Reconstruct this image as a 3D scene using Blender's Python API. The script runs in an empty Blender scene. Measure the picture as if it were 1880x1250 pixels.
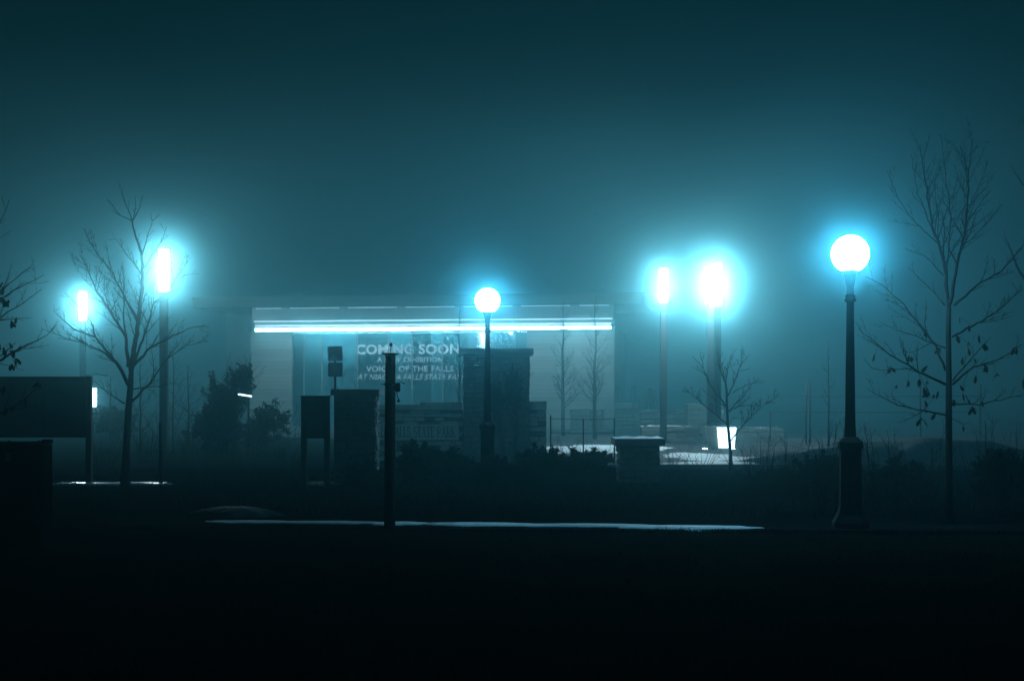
import bpy, math, random
from mathutils import Vector, Matrix

# ------------------------------------------------------------------ camera, world, exposure
sc = bpy.context.scene
C = sc.collection
F, HZ, CAMH = 2611.0, 720.0, 1.87          # focal length in photo pixels, horizon row, eye height

cam_data = bpy.data.cameras.new('camera')
cam = bpy.data.objects.new('camera', cam_data)
C.objects.link(cam)
cam.location = (0, 0, CAMH)
cam.rotation_euler = (math.radians(90), 0, 0)
cam_data.sensor_width = 36.0
cam_data.lens = 36.0 * F / 1880.0
cam_data.shift_y = (HZ - 625.0) / 1880.0
cam_data.clip_start = 0.1
cam_data.clip_end = 1000
sc.camera = cam

world = bpy.data.worlds.new('World')
sc.world = world
world.use_nodes = True
bg = world.node_tree.nodes['Background']
bg.inputs['Color'].default_value = (0.0, 0.60, 0.68, 1)
bg.inputs['Strength'].default_value = 0.034

sc.view_settings.view_transform = 'Standard'
sc.view_settings.look = 'None'
sc.view_settings.exposure = -1.15
sc.view_settings.gamma = 1.0
sc.view_settings.use_curve_mapping = False
cy = sc.cycles
cy.use_denoising = True
cy.max_bounces = 6
cy.diffuse_bounces = 1
cy.glossy_bounces = 2
cy.transmission_bounces = 2
cy.transparent_max_bounces = 12
cy.volume_bounces = 2
cy.use_adaptive_sampling = True
cy.adaptive_threshold = 0.025
cy.caustics_reflective = False
cy.caustics_refractive = False
cy.sample_clamp_indirect = 4.0

GLOBE_COL, GLOBE_STR = (0.20, 0.68, 1.0), 330.0
BAR_COL, BAR_STR = (0.58, 0.88, 1.0), 840.0
TUBE_COL, TUBE_STR = (0.50, 0.86, 1.0), 170.0
FOG_DENS, FOG_G = 0.0094, -0.36
MIST = ((0.0003, 0.965, (0.10, 0.97, 1.0)),      # tinted forward scatter that paints the bright aureole round each lamp
        (0.0038, 0.985, (0.92, 0.30, 0.30)))  # reddish colour put in to whiten the halos
FOG_COL = (0.0, 0.87, 1.0)

# ------------------------------------------------------------------ helpers
R = random.Random(11)
RMIN = 0.002

def P(px, py, D):
    return Vector(((px - 940.0) / F * D, D, CAMH - (py - HZ) / F * D))

def X(px, D):
    return (px - 940.0) / F * D

def Z(py, D):
    return CAMH - (py - HZ) / F * D

class MB:
    def __init__(s):
        s.v = []; s.f = []; s.sm = []
    def add(s, vs, fs, smooth=False):
        o = len(s.v)
        s.v += [tuple(v) for v in vs]
        s.f += [tuple(o + i for i in f) for f in fs]
        s.sm += [smooth] * len(fs)
        return s
    def box(s, c, d, rz=0.0, bevel=0.0):
        x, y, z = d[0] / 2, d[1] / 2, d[2] / 2
        if bevel <= 0:
            vs = [Vector((i * x, j * y, k * z)) for k in (-1, 1) for j in (-1, 1) for i in (-1, 1)]
            fs = [(0, 2, 3, 1), (4, 5, 7, 6), (0, 1, 5, 4), (2, 6, 7, 3), (0, 4, 6, 2), (1, 3, 7, 5)]
        else:
            b = bevel
            ring = [(-x + b, -y), (x - b, -y), (x, -y + b), (x, y - b), (x - b, y), (-x + b, y), (-x, y - b), (-x, -y + b)]
            vs = []
            for zz, q in ((-z, b), (-z + b, 0), (z - b, 0), (z, b)):
                for (a, e) in ring:
                    vs.append(Vector((a * (1 - q / x) if q else a, e * (1 - q / y) if q else e, zz)))
            fs = [tuple(range(7, -1, -1)), tuple(range(24, 32))]
            for l in range(3):
                for i in range(8):
                    j = (i + 1) % 8
                    fs.append((l * 8 + i, l * 8 + j, l * 8 + 8 + j, l * 8 + 8 + i))
        if rz:
            m = Matrix.Rotation(rz, 3, 'Z')
            vs = [m @ v for v in vs]
        c = Vector(c)
        return s.add([v + c for v in vs], fs)
    def tube(s, pts, rad, n=5, smooth=True, cap=True):
        pts = [Vector(p) for p in pts]
        if not isinstance(rad, (list, tuple)):
            rad = [rad] * len(pts)
        vs = []; fs = []
        ref = None
        for i, p in enumerate(pts):
            t = (pts[min(i + 1, len(pts) - 1)] - pts[max(i - 1, 0)])
            if t.length < 1e-9:
                t = Vector((0, 0, 1))
            t.normalize()
            if ref is None:
                ref = t.orthogonal().normalized()
            u = ref - t * ref.dot(t)
            if u.length < 1e-6:
                u = t.orthogonal()
            u.normalize(); ref = u
            w = t.cross(u)
            for k in range(n):
                a = 2 * math.pi * k / n
                vs.append(p + (u * math.cos(a) + w * math.sin(a)) * rad[i])
        for i in range(len(pts) - 1):
            for k in range(n):
                j = (k + 1) % n
                fs.append((i * n + k, i * n + j, (i + 1) * n + j, (i + 1) * n + k))
        if cap:
            fs.append(tuple(range(n - 1, -1, -1)))
            fs.append(tuple(range((len(pts) - 1) * n, len(pts) * n)))
        return s.add(vs, fs, smooth)
    def lathe(s, prof, n=24, c=(0, 0, 0), smooth=True, phase=0.0):
        vs = []; fs = []
        for (r, z) in prof:
            for k in range(n):
                a = 2 * math.pi * k / n + phase
                vs.append((c[0] + r * math.cos(a), c[1] + r * math.sin(a), c[2] + z))
        m = len(prof)
        for i in range(m - 1):
            for k in range(n):
                j = (k + 1) % n
                fs.append((i * n + k, i * n + j, (i + 1) * n + j, (i + 1) * n + k))
        fs.append(tuple(range(n - 1, -1, -1)))
        fs.append(tuple(range((m - 1) * n, m * n)))
        return s.add(vs, fs, smooth)
    def build(s, name, mat, parent=None, loc=(0, 0, 0)):
        me = bpy.data.meshes.new(name)
        me.from_pydata(s.v, [], s.f)
        me.polygons.foreach_set('use_smooth', s.sm)
        me.materials.append(mat)
        me.update()
        return link(name, me, parent, loc)

def link(name, data, parent=None, loc=(0, 0, 0), rot=(0, 0, 0), scale=(1, 1, 1)):
    o = bpy.data.objects.new(name, data)
    C.objects.link(o)
    if parent: o.parent = parent
    o.location = loc; o.rotation_euler = rot; o.scale = scale
    return o

def tag(o, label=None, cat=None, group=None, kind=None):
    if label: o['label'] = label
    if cat: o['category'] = cat
    if group: o['group'] = group
    if kind: o['kind'] = kind
    return o

def thing(name, label, cat, loc, rz=0.0, group=None):
    o = link(name, None, None, loc, (0, 0, rz))
    o.empty_display_size = 0.2
    return tag(o, label, cat, group)

def dup(root, loc, label):
    r = root.copy(); C.objects.link(r); r.location = loc; r['label'] = label
    for ch in list(root.children):
        c = ch.copy(); C.objects.link(c); c.parent = r
        for g in list(ch.children):
            d = g.copy(); C.objects.link(d); d.parent = c
    return r

def mat(name, col, rough=0.8, var=0.25, scale=6.0, bump=0.0, spec=0.3, metal=0.0, bscale=None, col2=None, stretch=None, coord='Object'):
    m = bpy.data.materials.new(name); m.use_nodes = True
    nt = m.node_tree; b = nt.nodes['Principled BSDF']
    b.inputs['Roughness'].default_value = rough
    b.inputs['Specular IOR Level'].default_value = spec
    b.inputs['Metallic'].default_value = metal
    tc = nt.nodes.new('ShaderNodeTexCoord')
    src = tc.outputs[coord]
    if stretch:
        mp = nt.nodes.new('ShaderNodeMapping'); mp.inputs['Scale'].default_value = stretch
        nt.links.new(src, mp.inputs['Vector']); src = mp.outputs['Vector']
    n = nt.nodes.new('ShaderNodeTexNoise'); n.inputs['Scale'].default_value = scale
    n.inputs['Detail'].default_value = 6; n.inputs['Roughness'].default_value = 0.62
    nt.links.new(src, n.inputs['Vector'])
    rp = nt.nodes.new('ShaderNodeValToRGB')
    c2 = col2 or tuple(min(1, c * (1 + var)) for c in col)
    c1 = tuple(c * (1 - var) for c in col) if not col2 else col
    rp.color_ramp.elements[0].position = 0.34; rp.color_ramp.elements[1].position = 0.66
    rp.color_ramp.elements[0].color = (*c1, 1); rp.color_ramp.elements[1].color = (*c2, 1)
    nt.links.new(n.outputs['Fac'], rp.inputs['Fac'])
    nt.links.new(rp.outputs['Color'], b.inputs['Base Color'])
    if bump:
        n2 = nt.nodes.new('ShaderNodeTexNoise'); n2.inputs['Scale'].default_value = bscale or scale * 4
        n2.inputs['Detail'].default_value = 5
        nt.links.new(src, n2.inputs['Vector'])
        bp = nt.nodes.new('ShaderNodeBump'); bp.inputs['Strength'].default_value = bump; bp.inputs['Distance'].default_value = 0.03
        nt.links.new(n2.outputs['Fac'], bp.inputs['Height'])
        nt.links.new(bp.outputs['Normal'], b.inputs['Normal'])
    return m

def emis(name, col, strength):
    m = bpy.data.materials.new(name); m.use_nodes = True
    nt = m.node_tree; nt.nodes.remove(nt.nodes['Principled BSDF'])
    e = nt.nodes.new('ShaderNodeEmission')
    e.inputs['Color'].default_value = (*col, 1); e.inputs['Strength'].default_value = strength
    nt.links.new(e.outputs[0], nt.nodes['Material Output'].inputs['Surface'])
    return m

M = {}
M['lawn'] = mat('lawn', (0.006, 0.007, 0.005), 1.0, 0.5, 1.3, 0.6, 0.0, bscale=9)
M['grass'] = mat('grass', (0.007, 0.008, 0.004), 0.95, 0.5, 2.0, spec=0.0)
M['plaza'] = mat('plaza', (0.025, 0.027, 0.028), 0.8, 0.3, 0.35, 0.3, 0.05, col2=(0.10, 0.105, 0.11), stretch=(0.6, 1.6, 1))
M['walk'] = mat('walk', (0.007, 0.007, 0.0075), 0.9, 0.3, 0.9, 0.3, 0.0, col2=(0.016, 0.0165, 0.017), stretch=(0.6, 2.0, 1))
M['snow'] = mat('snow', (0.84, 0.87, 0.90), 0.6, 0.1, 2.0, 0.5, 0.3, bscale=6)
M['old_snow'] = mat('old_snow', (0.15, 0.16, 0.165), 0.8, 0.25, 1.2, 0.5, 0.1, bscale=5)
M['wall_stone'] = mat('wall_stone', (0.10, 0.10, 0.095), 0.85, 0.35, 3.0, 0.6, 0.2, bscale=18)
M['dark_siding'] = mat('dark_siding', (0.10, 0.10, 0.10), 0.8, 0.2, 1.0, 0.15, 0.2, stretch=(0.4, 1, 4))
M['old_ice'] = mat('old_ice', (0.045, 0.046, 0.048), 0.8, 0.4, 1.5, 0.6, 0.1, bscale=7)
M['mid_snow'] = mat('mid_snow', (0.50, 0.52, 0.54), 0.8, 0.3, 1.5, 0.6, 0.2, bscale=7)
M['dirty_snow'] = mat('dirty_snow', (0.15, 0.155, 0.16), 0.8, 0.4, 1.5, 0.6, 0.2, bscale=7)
M['ice'] = mat('ice', (0.10, 0.11, 0.12), 0.2, 0.3, 1.6, 0.25, 0.6, col2=(0.45, 0.47, 0.5), bscale=5, stretch=(0.5, 2, 1))
M['stone'] = mat('stone', (0.10, 0.095, 0.085), 0.85, 0.35, 3.0, 0.6, 0.25, bscale=18)
M['stone_light'] = mat('stone_light', (0.34, 0.33, 0.28), 0.85, 0.3, 3.0, 0.6, 0.25, bscale=18)
M['cap'] = mat('cap', (0.12, 0.115, 0.11), 0.8, 0.2, 4.0, 0.4, 0.25)
M['panel'] = mat('panel', (0.42, 0.41, 0.36), 0.7, 0.12, 5.0, 0.2, 0.25)
M['letter_dark'] = mat('letter_dark', (0.035, 0.03, 0.025), 0.6, 0.2, 8.0)
M['iron'] = mat('iron', (0.010, 0.011, 0.011), 0.7, 0.3, 12.0, 0.15, 0.12)
M['post'] = mat('post', (0.05, 0.045, 0.04), 0.8, 0.35, 3.0, 0.5, 0.2, stretch=(8, 8, 0.7))
M['board'] = mat('board', (0.045, 0.05, 0.05), 0.6, 0.25, 1.2, 0.15, 0.3)
M['board_frame'] = mat('board_frame', (0.03, 0.03, 0.028), 0.7, 0.3, 4.0, 0.3, 0.2)
M['cabinet'] = mat('cabinet', (0.008, 0.009, 0.009), 0.95, 0.3, 3.0, 0.2, 0.0)
M['sticker'] = mat('sticker', (0.12, 0.12, 0.11), 0.5, 0.2, 20.0)
M['bark'] = mat('bark', (0.022, 0.019, 0.016), 0.8, 0.4, 9.0, 0.6, 0.15, stretch=(3, 3, 0.6))
M['twig'] = mat('twig', (0.020, 0.017, 0.014), 0.7, 0.3, 9.0, spec=0.2)
M['dead_leaf'] = mat('dead_leaf', (0.022, 0.014, 0.008), 0.85, 0.4, 6.0, 0.2, 0.1)
M['evergreen'] = mat('evergreen', (0.012, 0.026, 0.014), 0.8, 0.5, 2.0, spec=0.15)
M['hedge'] = mat('hedge', (0.018, 0.020, 0.012), 0.9, 0.5, 2.0, spec=0.1)
M['siding'] = mat('siding', (0.25, 0.23, 0.21), 0.7, 0.16, 1.0, 0.15, 0.3, stretch=(0.4, 1, 4))
M['siding_b'] = mat('siding_b', (0.20, 0.19, 0.175), 0.7, 0.16, 1.0, 0.15, 0.3, stretch=(0.4, 1, 4))
M['fascia'] = mat('fascia', (0.26, 0.275, 0.285), 0.45, 0.1, 0.7, 0.05, 0.4)
M['roof'] = mat('roof', (0.06, 0.065, 0.065), 0.7, 0.2, 0.8, 0.2, 0.3)
M['reflector'] = mat('reflector', (0.30, 0.31, 0.32), 0.4, 0.05, 3.0, spec=0.4)
M['mullion'] = mat('mullion', (0.20, 0.22, 0.23), 0.4, 0.1, 5.0, spec=0.5, metal=0.4)
M['sign_back'] = mat('sign_back', (0.09, 0.095, 0.10), 0.4, 0.15, 4.0, spec=0.4, metal=0.5)
M['pole_metal'] = mat('pole_metal', (0.034, 0.036, 0.038), 0.75, 0.2, 4.0, spec=0.1)
M['concrete'] = mat('concrete', (0.32, 0.32, 0.31), 0.8, 0.15, 4.0, 0.3)
M['vinyl'] = mat('vinyl', (0.54, 0.54, 0.56), 0.6, 0.02, 4.0)
M['floor'] = mat('floor', (0.2, 0.22, 0.23), 0.5, 0.2, 2.0)

def panel_mat(i, v):
    return mat('curtain_%d' % i, (v * 0.55, v * 0.95, v), 0.8, 0.10, 1.0, stretch=(5, 1, 0.1))

def glass_mat():
    m = bpy.data.materials.new('pane_glass'); m.use_nodes = True
    nt = m.node_tree; nt.nodes.remove(nt.nodes['Principled BSDF'])
    t = nt.nodes.new('ShaderNodeBsdfTransparent'); t.inputs['Color'].default_value = (0.78, 0.92, 0.95, 1)
    g = nt.nodes.new('ShaderNodeBsdfGlossy'); g.inputs['Roughness'].default_value = 0.05
    fr = nt.nodes.new('ShaderNodeFresnel'); fr.inputs['IOR'].default_value = 1.45
    mx = nt.nodes.new('ShaderNodeMixShader')
    nt.links.new(fr.outputs[0], mx.inputs[0]); nt.links.new(t.outputs[0], mx.inputs[1]); nt.links.new(g.outputs[0], mx.inputs[2])
    nt.links.new(mx.outputs[0], nt.nodes['Material Output'].inputs['Surface'])
    return m
M['glass'] = glass_mat()

def mural_mat():
    m = bpy.data.materials.new('mural_print'); m.use_nodes = True
    nt = m.node_tree; b = nt.nodes['Principled BSDF']; b.inputs['Roughness'].default_value = 0.6
    tc = nt.nodes.new('ShaderNodeTexCoord')
    n = nt.nodes.new('ShaderNodeTexNoise'); n.inputs['Scale'].default_value = 8.0; n.inputs['Detail'].default_value = 5
    mp = nt.nodes.new('ShaderNodeMapping'); mp.inputs['Scale'].default_value = (1.5, 1, 0.8)
    nt.links.new(tc.outputs['Object'], mp.inputs['Vector']); nt.links.new(mp.outputs['Vector'], n.inputs['Vector'])
    rp = nt.nodes.new('ShaderNodeValToRGB')
    rp.color_ramp.elements[0].position = 0.52; rp.color_ramp.elements[1].position = 0.58
    rp.color_ramp.elements[0].color = (0.10, 0.17, 0.19, 1); rp.color_ramp.elements[1].color = (0.75, 0.85, 0.88, 1)
    nt.links.new(n.outputs['Fac'], rp.inputs['Fac']); nt.links.new(rp.outputs['Color'], b.inputs['Base Color'])
    return m
M['mural'] = mural_mat()
M['globe'] = emis('globe_light', GLOBE_COL, GLOBE_STR)
M['bar'] = emis('bar_light', BAR_COL, BAR_STR)
for i_, k_ in enumerate((0.75, 1.0, 1.2)): M['tube%d' % i_] = emis('tube_light_%d' % i_, TUBE_COL, TUBE_STR * k_)
M['tube_thin'] = emis('tube_thin_light', TUBE_COL, 6.0)
M['tube_dim'] = emis('tube_dim_light', TUBE_COL, 2.2)
M['spot'] = emis('spot_light', (0.6, 0.9, 1.0), 60.0)
M['room'] = emis('panel_fill', (0.15, 0.72, 0.92), 22.0)
M['uplit'] = emis('uplit_face_glow', (0.62, 0.90, 1.0), 12.0)  # emission stands in for uplight falling on the pylon face
M['bollard_lit'] = emis('bollard_light', (0.6, 0.86, 1.0), 40.0)
M['path_lit'] = emis('path_light', (0.6, 0.9, 1.0), 14.0)

def hnoise(x, y):
    return (math.sin(x * 1.7 + 3 * math.sin(y * 0.6)) + math.sin(y * 2.3 + x * 0.7) + 0.6 * math.sin(x * 4.1 - y * 3.3)) / 2.6

# ------------------------------------------------------------------ the setting
# one ground sheet, far past where the fog closes
mb = MB()
xs = [-110, -60, -40] + [-30 + i * 0.75 for i in range(81)] + [40, 60, 110]
ys = [-12, -4, 2, 5] + [7 + i * 0.5 for i in range(57)] + [36.5, 40, 50, 70, 100, 150, 215]
vs = []
for y in ys:
    for x in xs:
        near = max(0.0, min(1.0, (34.5 - y) / 2.0)) * max(0.0, min(1.0, (y - 3) / 3.0))
        flat = 1.0
        if 18.9 < y < 21.2: flat = 0.15
        vs.append((x, y, 0.035 * hnoise(x, y) * near * flat - 0.012))
nx = len(xs)
fs = [(j * nx + i, j * nx + i + 1, (j + 1) * nx + i + 1, (j + 1) * nx + i) for j in range(len(ys) - 1) for i in range(nx - 1)]
mb.add(vs, fs, True)
tag(mb.build('lawn', M['lawn']), kind='structure')

# snowy plaza beyond the kerb
mb = MB(); mb.add([(0.9, 34.6, 0.03), (70, 34.6, 0.03), (70, 150, 0.03), (-16, 150, 0.03), (-16, 66, 0.03), (-1.5, 50, 0.03)], [(0, 1, 2, 3, 4, 5)])
tag(mb.build('plaza', M['plaza']), kind='structure')
mb = MB(); mb.box((35.5, 34.5, 0.06), (69, 0.18, 0.13), bevel=0.015)
tag(mb.build('kerb', M['wall_stone']), kind='structure')

# paved footpath crossing the lawn, with wet snow lying on it
def strip(pts, z, name, m):
    mb = MB(); vs = []; fs = []
    for (x, y0, y1) in pts:
        vs += [(x, y0, z), (x, y1, z)]
    for i in range(len(pts) - 1):
        fs.append((2 * i, 2 * i + 2, 2 * i + 3, 2 * i + 1))
    mb.add(vs, fs); return mb.build(name, m)
walk = [(-30, 20.9, 21.8), (-12, 20.1, 21.0), (0, 19.35, 20.2), (12, 18.75, 19.6), (30, 18.0, 18.8)]
tag(strip(walk, 0.02, 'footpath', M['walk']), kind='structure')

def patch(cx, cy_, rx, ry, h, m, name, rz=0.0, seed=0, nr=8, na=40, z0=0.0, jag=0.25):
    """irregular heap or sheet lying on the ground"""
    rr = random.Random(seed)
    ph = [rr.uniform(0, 6.28) for _ in range(6)]
    mb = MB(); vs = [(0, 0, h)]; fs = []
    for i in range(1, nr + 1):
        t = i / nr
        for k in range(na):
            a = 2 * math.pi * k / na
            q = 1 + jag * (0.5 * math.sin(2 * a + ph[0]) + 0.3 * math.sin(5 * a + ph[1]) + 0.3 * math.sin(9 * a + ph[2]) + 0.25 * math.sin(17 * a + ph[3]))
            x, y = rx * t * q * math.cos(a), ry * t * q * math.sin(a)
            hh = h * (1 - t * t) ** 0.8 * (1 + 0.10 * math.sin(x * 1.3 + ph[4]) * math.sin(y * 1.9 + ph[5]) + 0.05 * math.sin(x * 4 + ph[3]))
            vs.append((x, y, hh if i < nr else -0.03))
    for k in range(na):
        fs.append((0, 1 + k, 1 + (k + 1) % na))
    for i in range(nr - 1):
        for k in range(na):
            a = 1 + i * na + k; b = 1 + i * na + (k + 1) % na
            fs.append((a, a + na, b + na, b))
    c, s = math.cos(rz), math.sin(rz)
    mb.add([(x * c - y * s, x * s + y * c, z) for x, y, z in vs], fs, True)
    return tag(mb.build(name, m, None, (cx, cy_, z0)), kind='structure')

# snow on the footpath (bright stretch left of the lamp, thinner to the left)
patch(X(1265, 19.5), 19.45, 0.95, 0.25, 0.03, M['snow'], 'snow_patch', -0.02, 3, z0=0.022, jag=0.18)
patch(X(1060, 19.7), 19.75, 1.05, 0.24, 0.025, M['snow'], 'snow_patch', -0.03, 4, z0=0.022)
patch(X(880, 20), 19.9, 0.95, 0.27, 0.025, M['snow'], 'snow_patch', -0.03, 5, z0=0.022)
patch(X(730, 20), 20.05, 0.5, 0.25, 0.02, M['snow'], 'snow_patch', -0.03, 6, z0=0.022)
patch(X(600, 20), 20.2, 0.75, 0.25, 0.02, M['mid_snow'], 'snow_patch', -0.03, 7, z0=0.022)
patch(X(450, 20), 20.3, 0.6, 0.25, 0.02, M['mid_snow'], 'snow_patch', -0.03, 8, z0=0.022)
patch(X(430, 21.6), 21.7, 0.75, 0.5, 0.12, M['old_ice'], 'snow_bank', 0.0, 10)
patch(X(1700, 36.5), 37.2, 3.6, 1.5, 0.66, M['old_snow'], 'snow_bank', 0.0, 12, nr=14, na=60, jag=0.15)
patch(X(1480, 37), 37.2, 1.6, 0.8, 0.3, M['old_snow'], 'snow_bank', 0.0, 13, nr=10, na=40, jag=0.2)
patch(X(1310, 36.5), 36.6, 1.2, 0.9, 0.05, M['snow'], 'snow_patch', 0.0, 14, z0=0.035)
patch(X(1290, 40.5), 40.5, 1.25, 2.2, 0.05, M['snow'], 'snow_patch', 0.0, 19, z0=0.035, jag=0.4)
patch(X(1375, 39), 39, 0.7, 1.2, 0.05, M['snow'], 'snow_patch', 0.0, 20, z0=0.035, jag=0.4)
patch(X(1100, 46), 46, 2.4, 3.4, 0.06, M['snow'], 'snow_patch', 0.0, 15, z0=0.035)
patch(X(150, 28), 28.6, 0.75, 0.32, 0.015, M['ice'], 'ice_patch', 0.02, 16, z0=0.045)
patch(X(252, 28.3), 28.7, 0.62, 0.26, 0.015, M['ice'], 'ice_patch', 0.02, 17, z0=0.045)
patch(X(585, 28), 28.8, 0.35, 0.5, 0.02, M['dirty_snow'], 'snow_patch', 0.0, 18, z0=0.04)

# ------------------------------------------------------------------ lamps
def make_globe_lamp(loc, label):
    t = thing('globe_lamp', label, 'street lamp', loc, 0, 'globe lamp posts')
    b = MB()
    b.lathe([(0.255, -0.03), (0.255, 0.09), (0.235, 0.13), (0.185, 0.20), (0.155, 0.30), (0.150, 1.08), (0.172, 1.11), (0.176, 1.19), (0.150, 1.215), (0.095, 1.26)], 8, smooth=False, phase=math.pi / 8)
    b.build('pedestal', M['iron'], t)
    s = MB()
    n = 16                                    # fluted, tapered shaft
    rows = [(0.080, 1.25), (0.072, 1.42), (0.060, 2.3), (0.049, 3.12)]
    vs = []; fs = []
    for r, z in rows:
        for k in range(n * 2):
            a = math.pi * k / n; q = r * (1.0 if k % 2 == 0 else 0.90)
            vs.append((q * math.cos(a), q * math.sin(a), z))
    for i in range(len(rows) - 1):
        for k in range(n * 2):
            j = (k + 1) % (n * 2)
            fs.append((i * 2 * n + k, i * 2 * n + j, (i + 1) * 2 * n + j, (i + 1) * 2 * n + k))
    s.add(vs, fs); s.build('shaft', M['iron'], t)
    c = MB(); c.lathe([(0.050, 3.10), (0.076, 3.12), (0.080, 3.145), (0.060, 3.165), (0.072, 3.185), (0.052, 3.21)], 20)
    c.build('collar', M['iron'], t)
    h = MB(); h.lathe([(0.050, 3.20), (0.046, 3.30), (0.062, 3.37), (0.078, 3.47), (0.092, 3.505), (0.140, 3.515), (0.140, 3.535)], 20)
    h.build('globe_holder', M['iron'], t)
    g = MB(); prof = []
    Rg, zc = 0.256, 3.765
    a0 = -math.asin((zc - 3.538) / Rg)
    for i in range(15):
        a = a0 + (math.pi / 2 - a0) * i / 14
        prof.append((max(0.004, Rg * math.cos(a)), zc + Rg * math.sin(a)))
    g.lathe(prof, 28); g.build('globe', M['globe'], t)
    return t
gl = make_globe_lamp((X(1561, 19.5), 19.5, 0), 'large glowing globe lamp on dark post beside the leafy bare tree')
dup(gl, (X(895, 29.45), 29.45, 0), 'smaller glowing globe lamp on dark post in front of stone pillar')

def make_bar_lamp(px, D, label, top=6.41, lit=1.30, w=0.25):
    t = thing('light_column', label, 'lamp column', (X(px, D), D, 0), 0, 'tall light columns')
    p = MB(); p.box((0, 0, (top - lit - 0.04) / 2), (w * 0.94, w * 0.94, top - lit - 0.04), bevel=0.012); p.build('pole', M['pole_metal'], t)
    b = MB(); b.box((0, 0, 0.05), (w * 1.7, w * 1.7, 0.1), bevel=0.02); b.build('base_plate', M['pole_metal'], t)
    l = MB(); l.box((0, 0, top - lit / 2 - 0.02), (w, w, lit - 0.04)); l.build('light_tube', M['bar'], t)
    c = MB(); c.box((0, 0, top - 0.005), (w * 0.96, w * 0.96, 0.028)); c.build('cap', M['pole_metal'], t)
    return t
make_bar_lamp(301, 45.0, 'brightest tall light column on the left, behind the bare tree', lit=1.33)
make_bar_lamp(152, 64.0, 'small distant light column above the dark notice board')
make_bar_lamp(1218, 52.0, 'slim light column left of the glaring pair', lit=1.24)
make_bar_lamp(1304, 51.5, 'left and rear of the glaring pair of light columns')
make_bar_lamp(1317, 50.0, 'right and front of the glaring pair of light columns', lit=1.48)

# low light bollard peeping out behind the notice board
t = thing('light_bollard', 'short lit bollard just right of the dark notice board', 'bollard light', (X(169, 66), 66, 0))
mb = MB(); mb.box((0, 0, 0.6), (0.30, 0.30, 1.2), bevel=0.02); mb.build('pole', M['pole_metal'], t)
mb = MB(); mb.box((0, 0, 1.63), (0.34, 0.34, 0.85), bevel=0.02); mb.build('light_tube', M['bollard_lit'], t)
mb = MB(); mb.box((0, 0, 2.075), (0.36, 0.36, 0.03)); mb.build('cap', M['pole_metal'], t)

# little path light right of the evergreen bush
t = thing('path_light', 'tiny T shaped path light glowing beside the evergreen bush', 'path light', (X(456, 40.2), 40.2, 0))
mb = MB(); mb.box((0, 0, 0.87), (0.045, 0.045, 1.74)); mb.build('pole', M['pole_metal'], t)
mb = MB(); mb.tube([(-0.29, 0, 1.845), (0.11, 0, 1.785)], 0.028, 6); mb.build('arm', M['pole_metal'], t)
mb = MB(); mb.tube([(-0.28, -0.04, 1.815), (0.10, -0.04, 1.757)], 0.020, 6); mb.build('light_tube', M['path_lit'], t)

# ------------------------------------------------------------------ visitor building
L0 = Vector((X(460, 74), 74, 0)); R0 = Vector((X(1128, 71), 71, 0))
dvec = (R0 - L0).normalized(); BLEN = (R0 - L0).length
brz = math.atan2(dvec.y, dvec.x)
bld = thing('visitor_building', 'low building with glowing strip light under the eave and lettered windows', 'building', L0, brz)
def U(px, off=0.0):
    """facade coordinate of a photo column on a plane `off` metres in front of the facade"""
    nrm = Vector((dvec.y, -dvec.x, 0))
    A = L0 + nrm * off
    k = (px - 940.0) / F
    return (k * A.y - A.x) / (dvec.x - k * dvec.y)
def BZ(py, px=794, off=0.0):
    nrm = Vector((dvec.y, -dvec.x, 0))
    y = (L0 + nrm * off).y + U(px, off) * dvec.y
    return CAMH - (py - HZ) / F * y
OV = 1.3                                    # how far the eave stands forward
zs = BZ(606); ztop = BZ(541)
# local frame: x along the facade, -y towards the camera
def bbox(x0, x1, y0, y1, z0, z1, name, m, parent=None, bevel=0.0):
    mb = MB(); mb.box(((x0 + x1) / 2, (y0 + y1) / 2, (z0 + z1) / 2), (x1 - x0, y1 - y0, z1 - z0), bevel=bevel)
    return mb.build(name, m, parent or bld)
u0, u1 = 0.0, BLEN
uw0, uw1 = U(536), U(968)
# walls of boards
def board_wall(xa, xb, y0, za, zb, name):
    w = bbox(xa + 0.01, xb - 0.01, y0 + 0.03, y0 + 0.25, za, zb, name, M['siding_b'])
    h = 0.205; n = int((zb - za) / h)
    for i in range(n):
        z = za + i * h
        off = R.uniform(0, 0.014)
        me = MB(); me.box((0, 0, 0), (xb - xa, 0.045, h - 0.022), bevel=0.006)
        o = me.build('board', M['siding'] if R.random() < 0.6 else M['siding_b'], w, ((xa + xb) / 2, y0 - off, z + h / 2))
    return w
zeave = BZ(597, off=OV * 0.5)
board_wall(u0, uw0, 0, 0, zs + 0.05, 'wall')
board_wall(uw1, u1, 0, 0, zs + 0.05, 'wall')
# side wing, set back
bbox(U(415, -3), u0 - 0.02, 3.0, 3.3, 0, BZ(575, off=-3), 'wing_wall', M['dark_siding'])
bbox(u0, u0 + 0.2, 0.26, 6.5, 0, zs + 0.05, 'side_wall', M['siding_b'])
bbox(u1 - 0.2, u1, 0.26, 6.5, 0, zs + 0.05, 'side_wall', M['siding_b'])
bbox(u0 + 0.21, u1 - 0.21, 6.2, 6.5, 0, zs + 0.05, 'rear_wall', M['siding_b'])
bbox(u0 + 0.21, u1 - 0.21, 0.26, 6.19, 0.04, 0.10, 'floor', M['floor'])
# roof and eave
rf = bbox(U(372), U(1185), -OV, 7.2, BZ(563, off=OV) + 0.05, BZ(543, off=OV), 'roof', M['roof'], bevel=0.03)
bbox(U(372) - 0.05, U(1185) + 0.05, -OV - 0.05, -OV - 0.01, BZ(547, off=OV), BZ(543, off=OV) + 0.06, 'edge_trim', M['roof'], rf)
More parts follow.
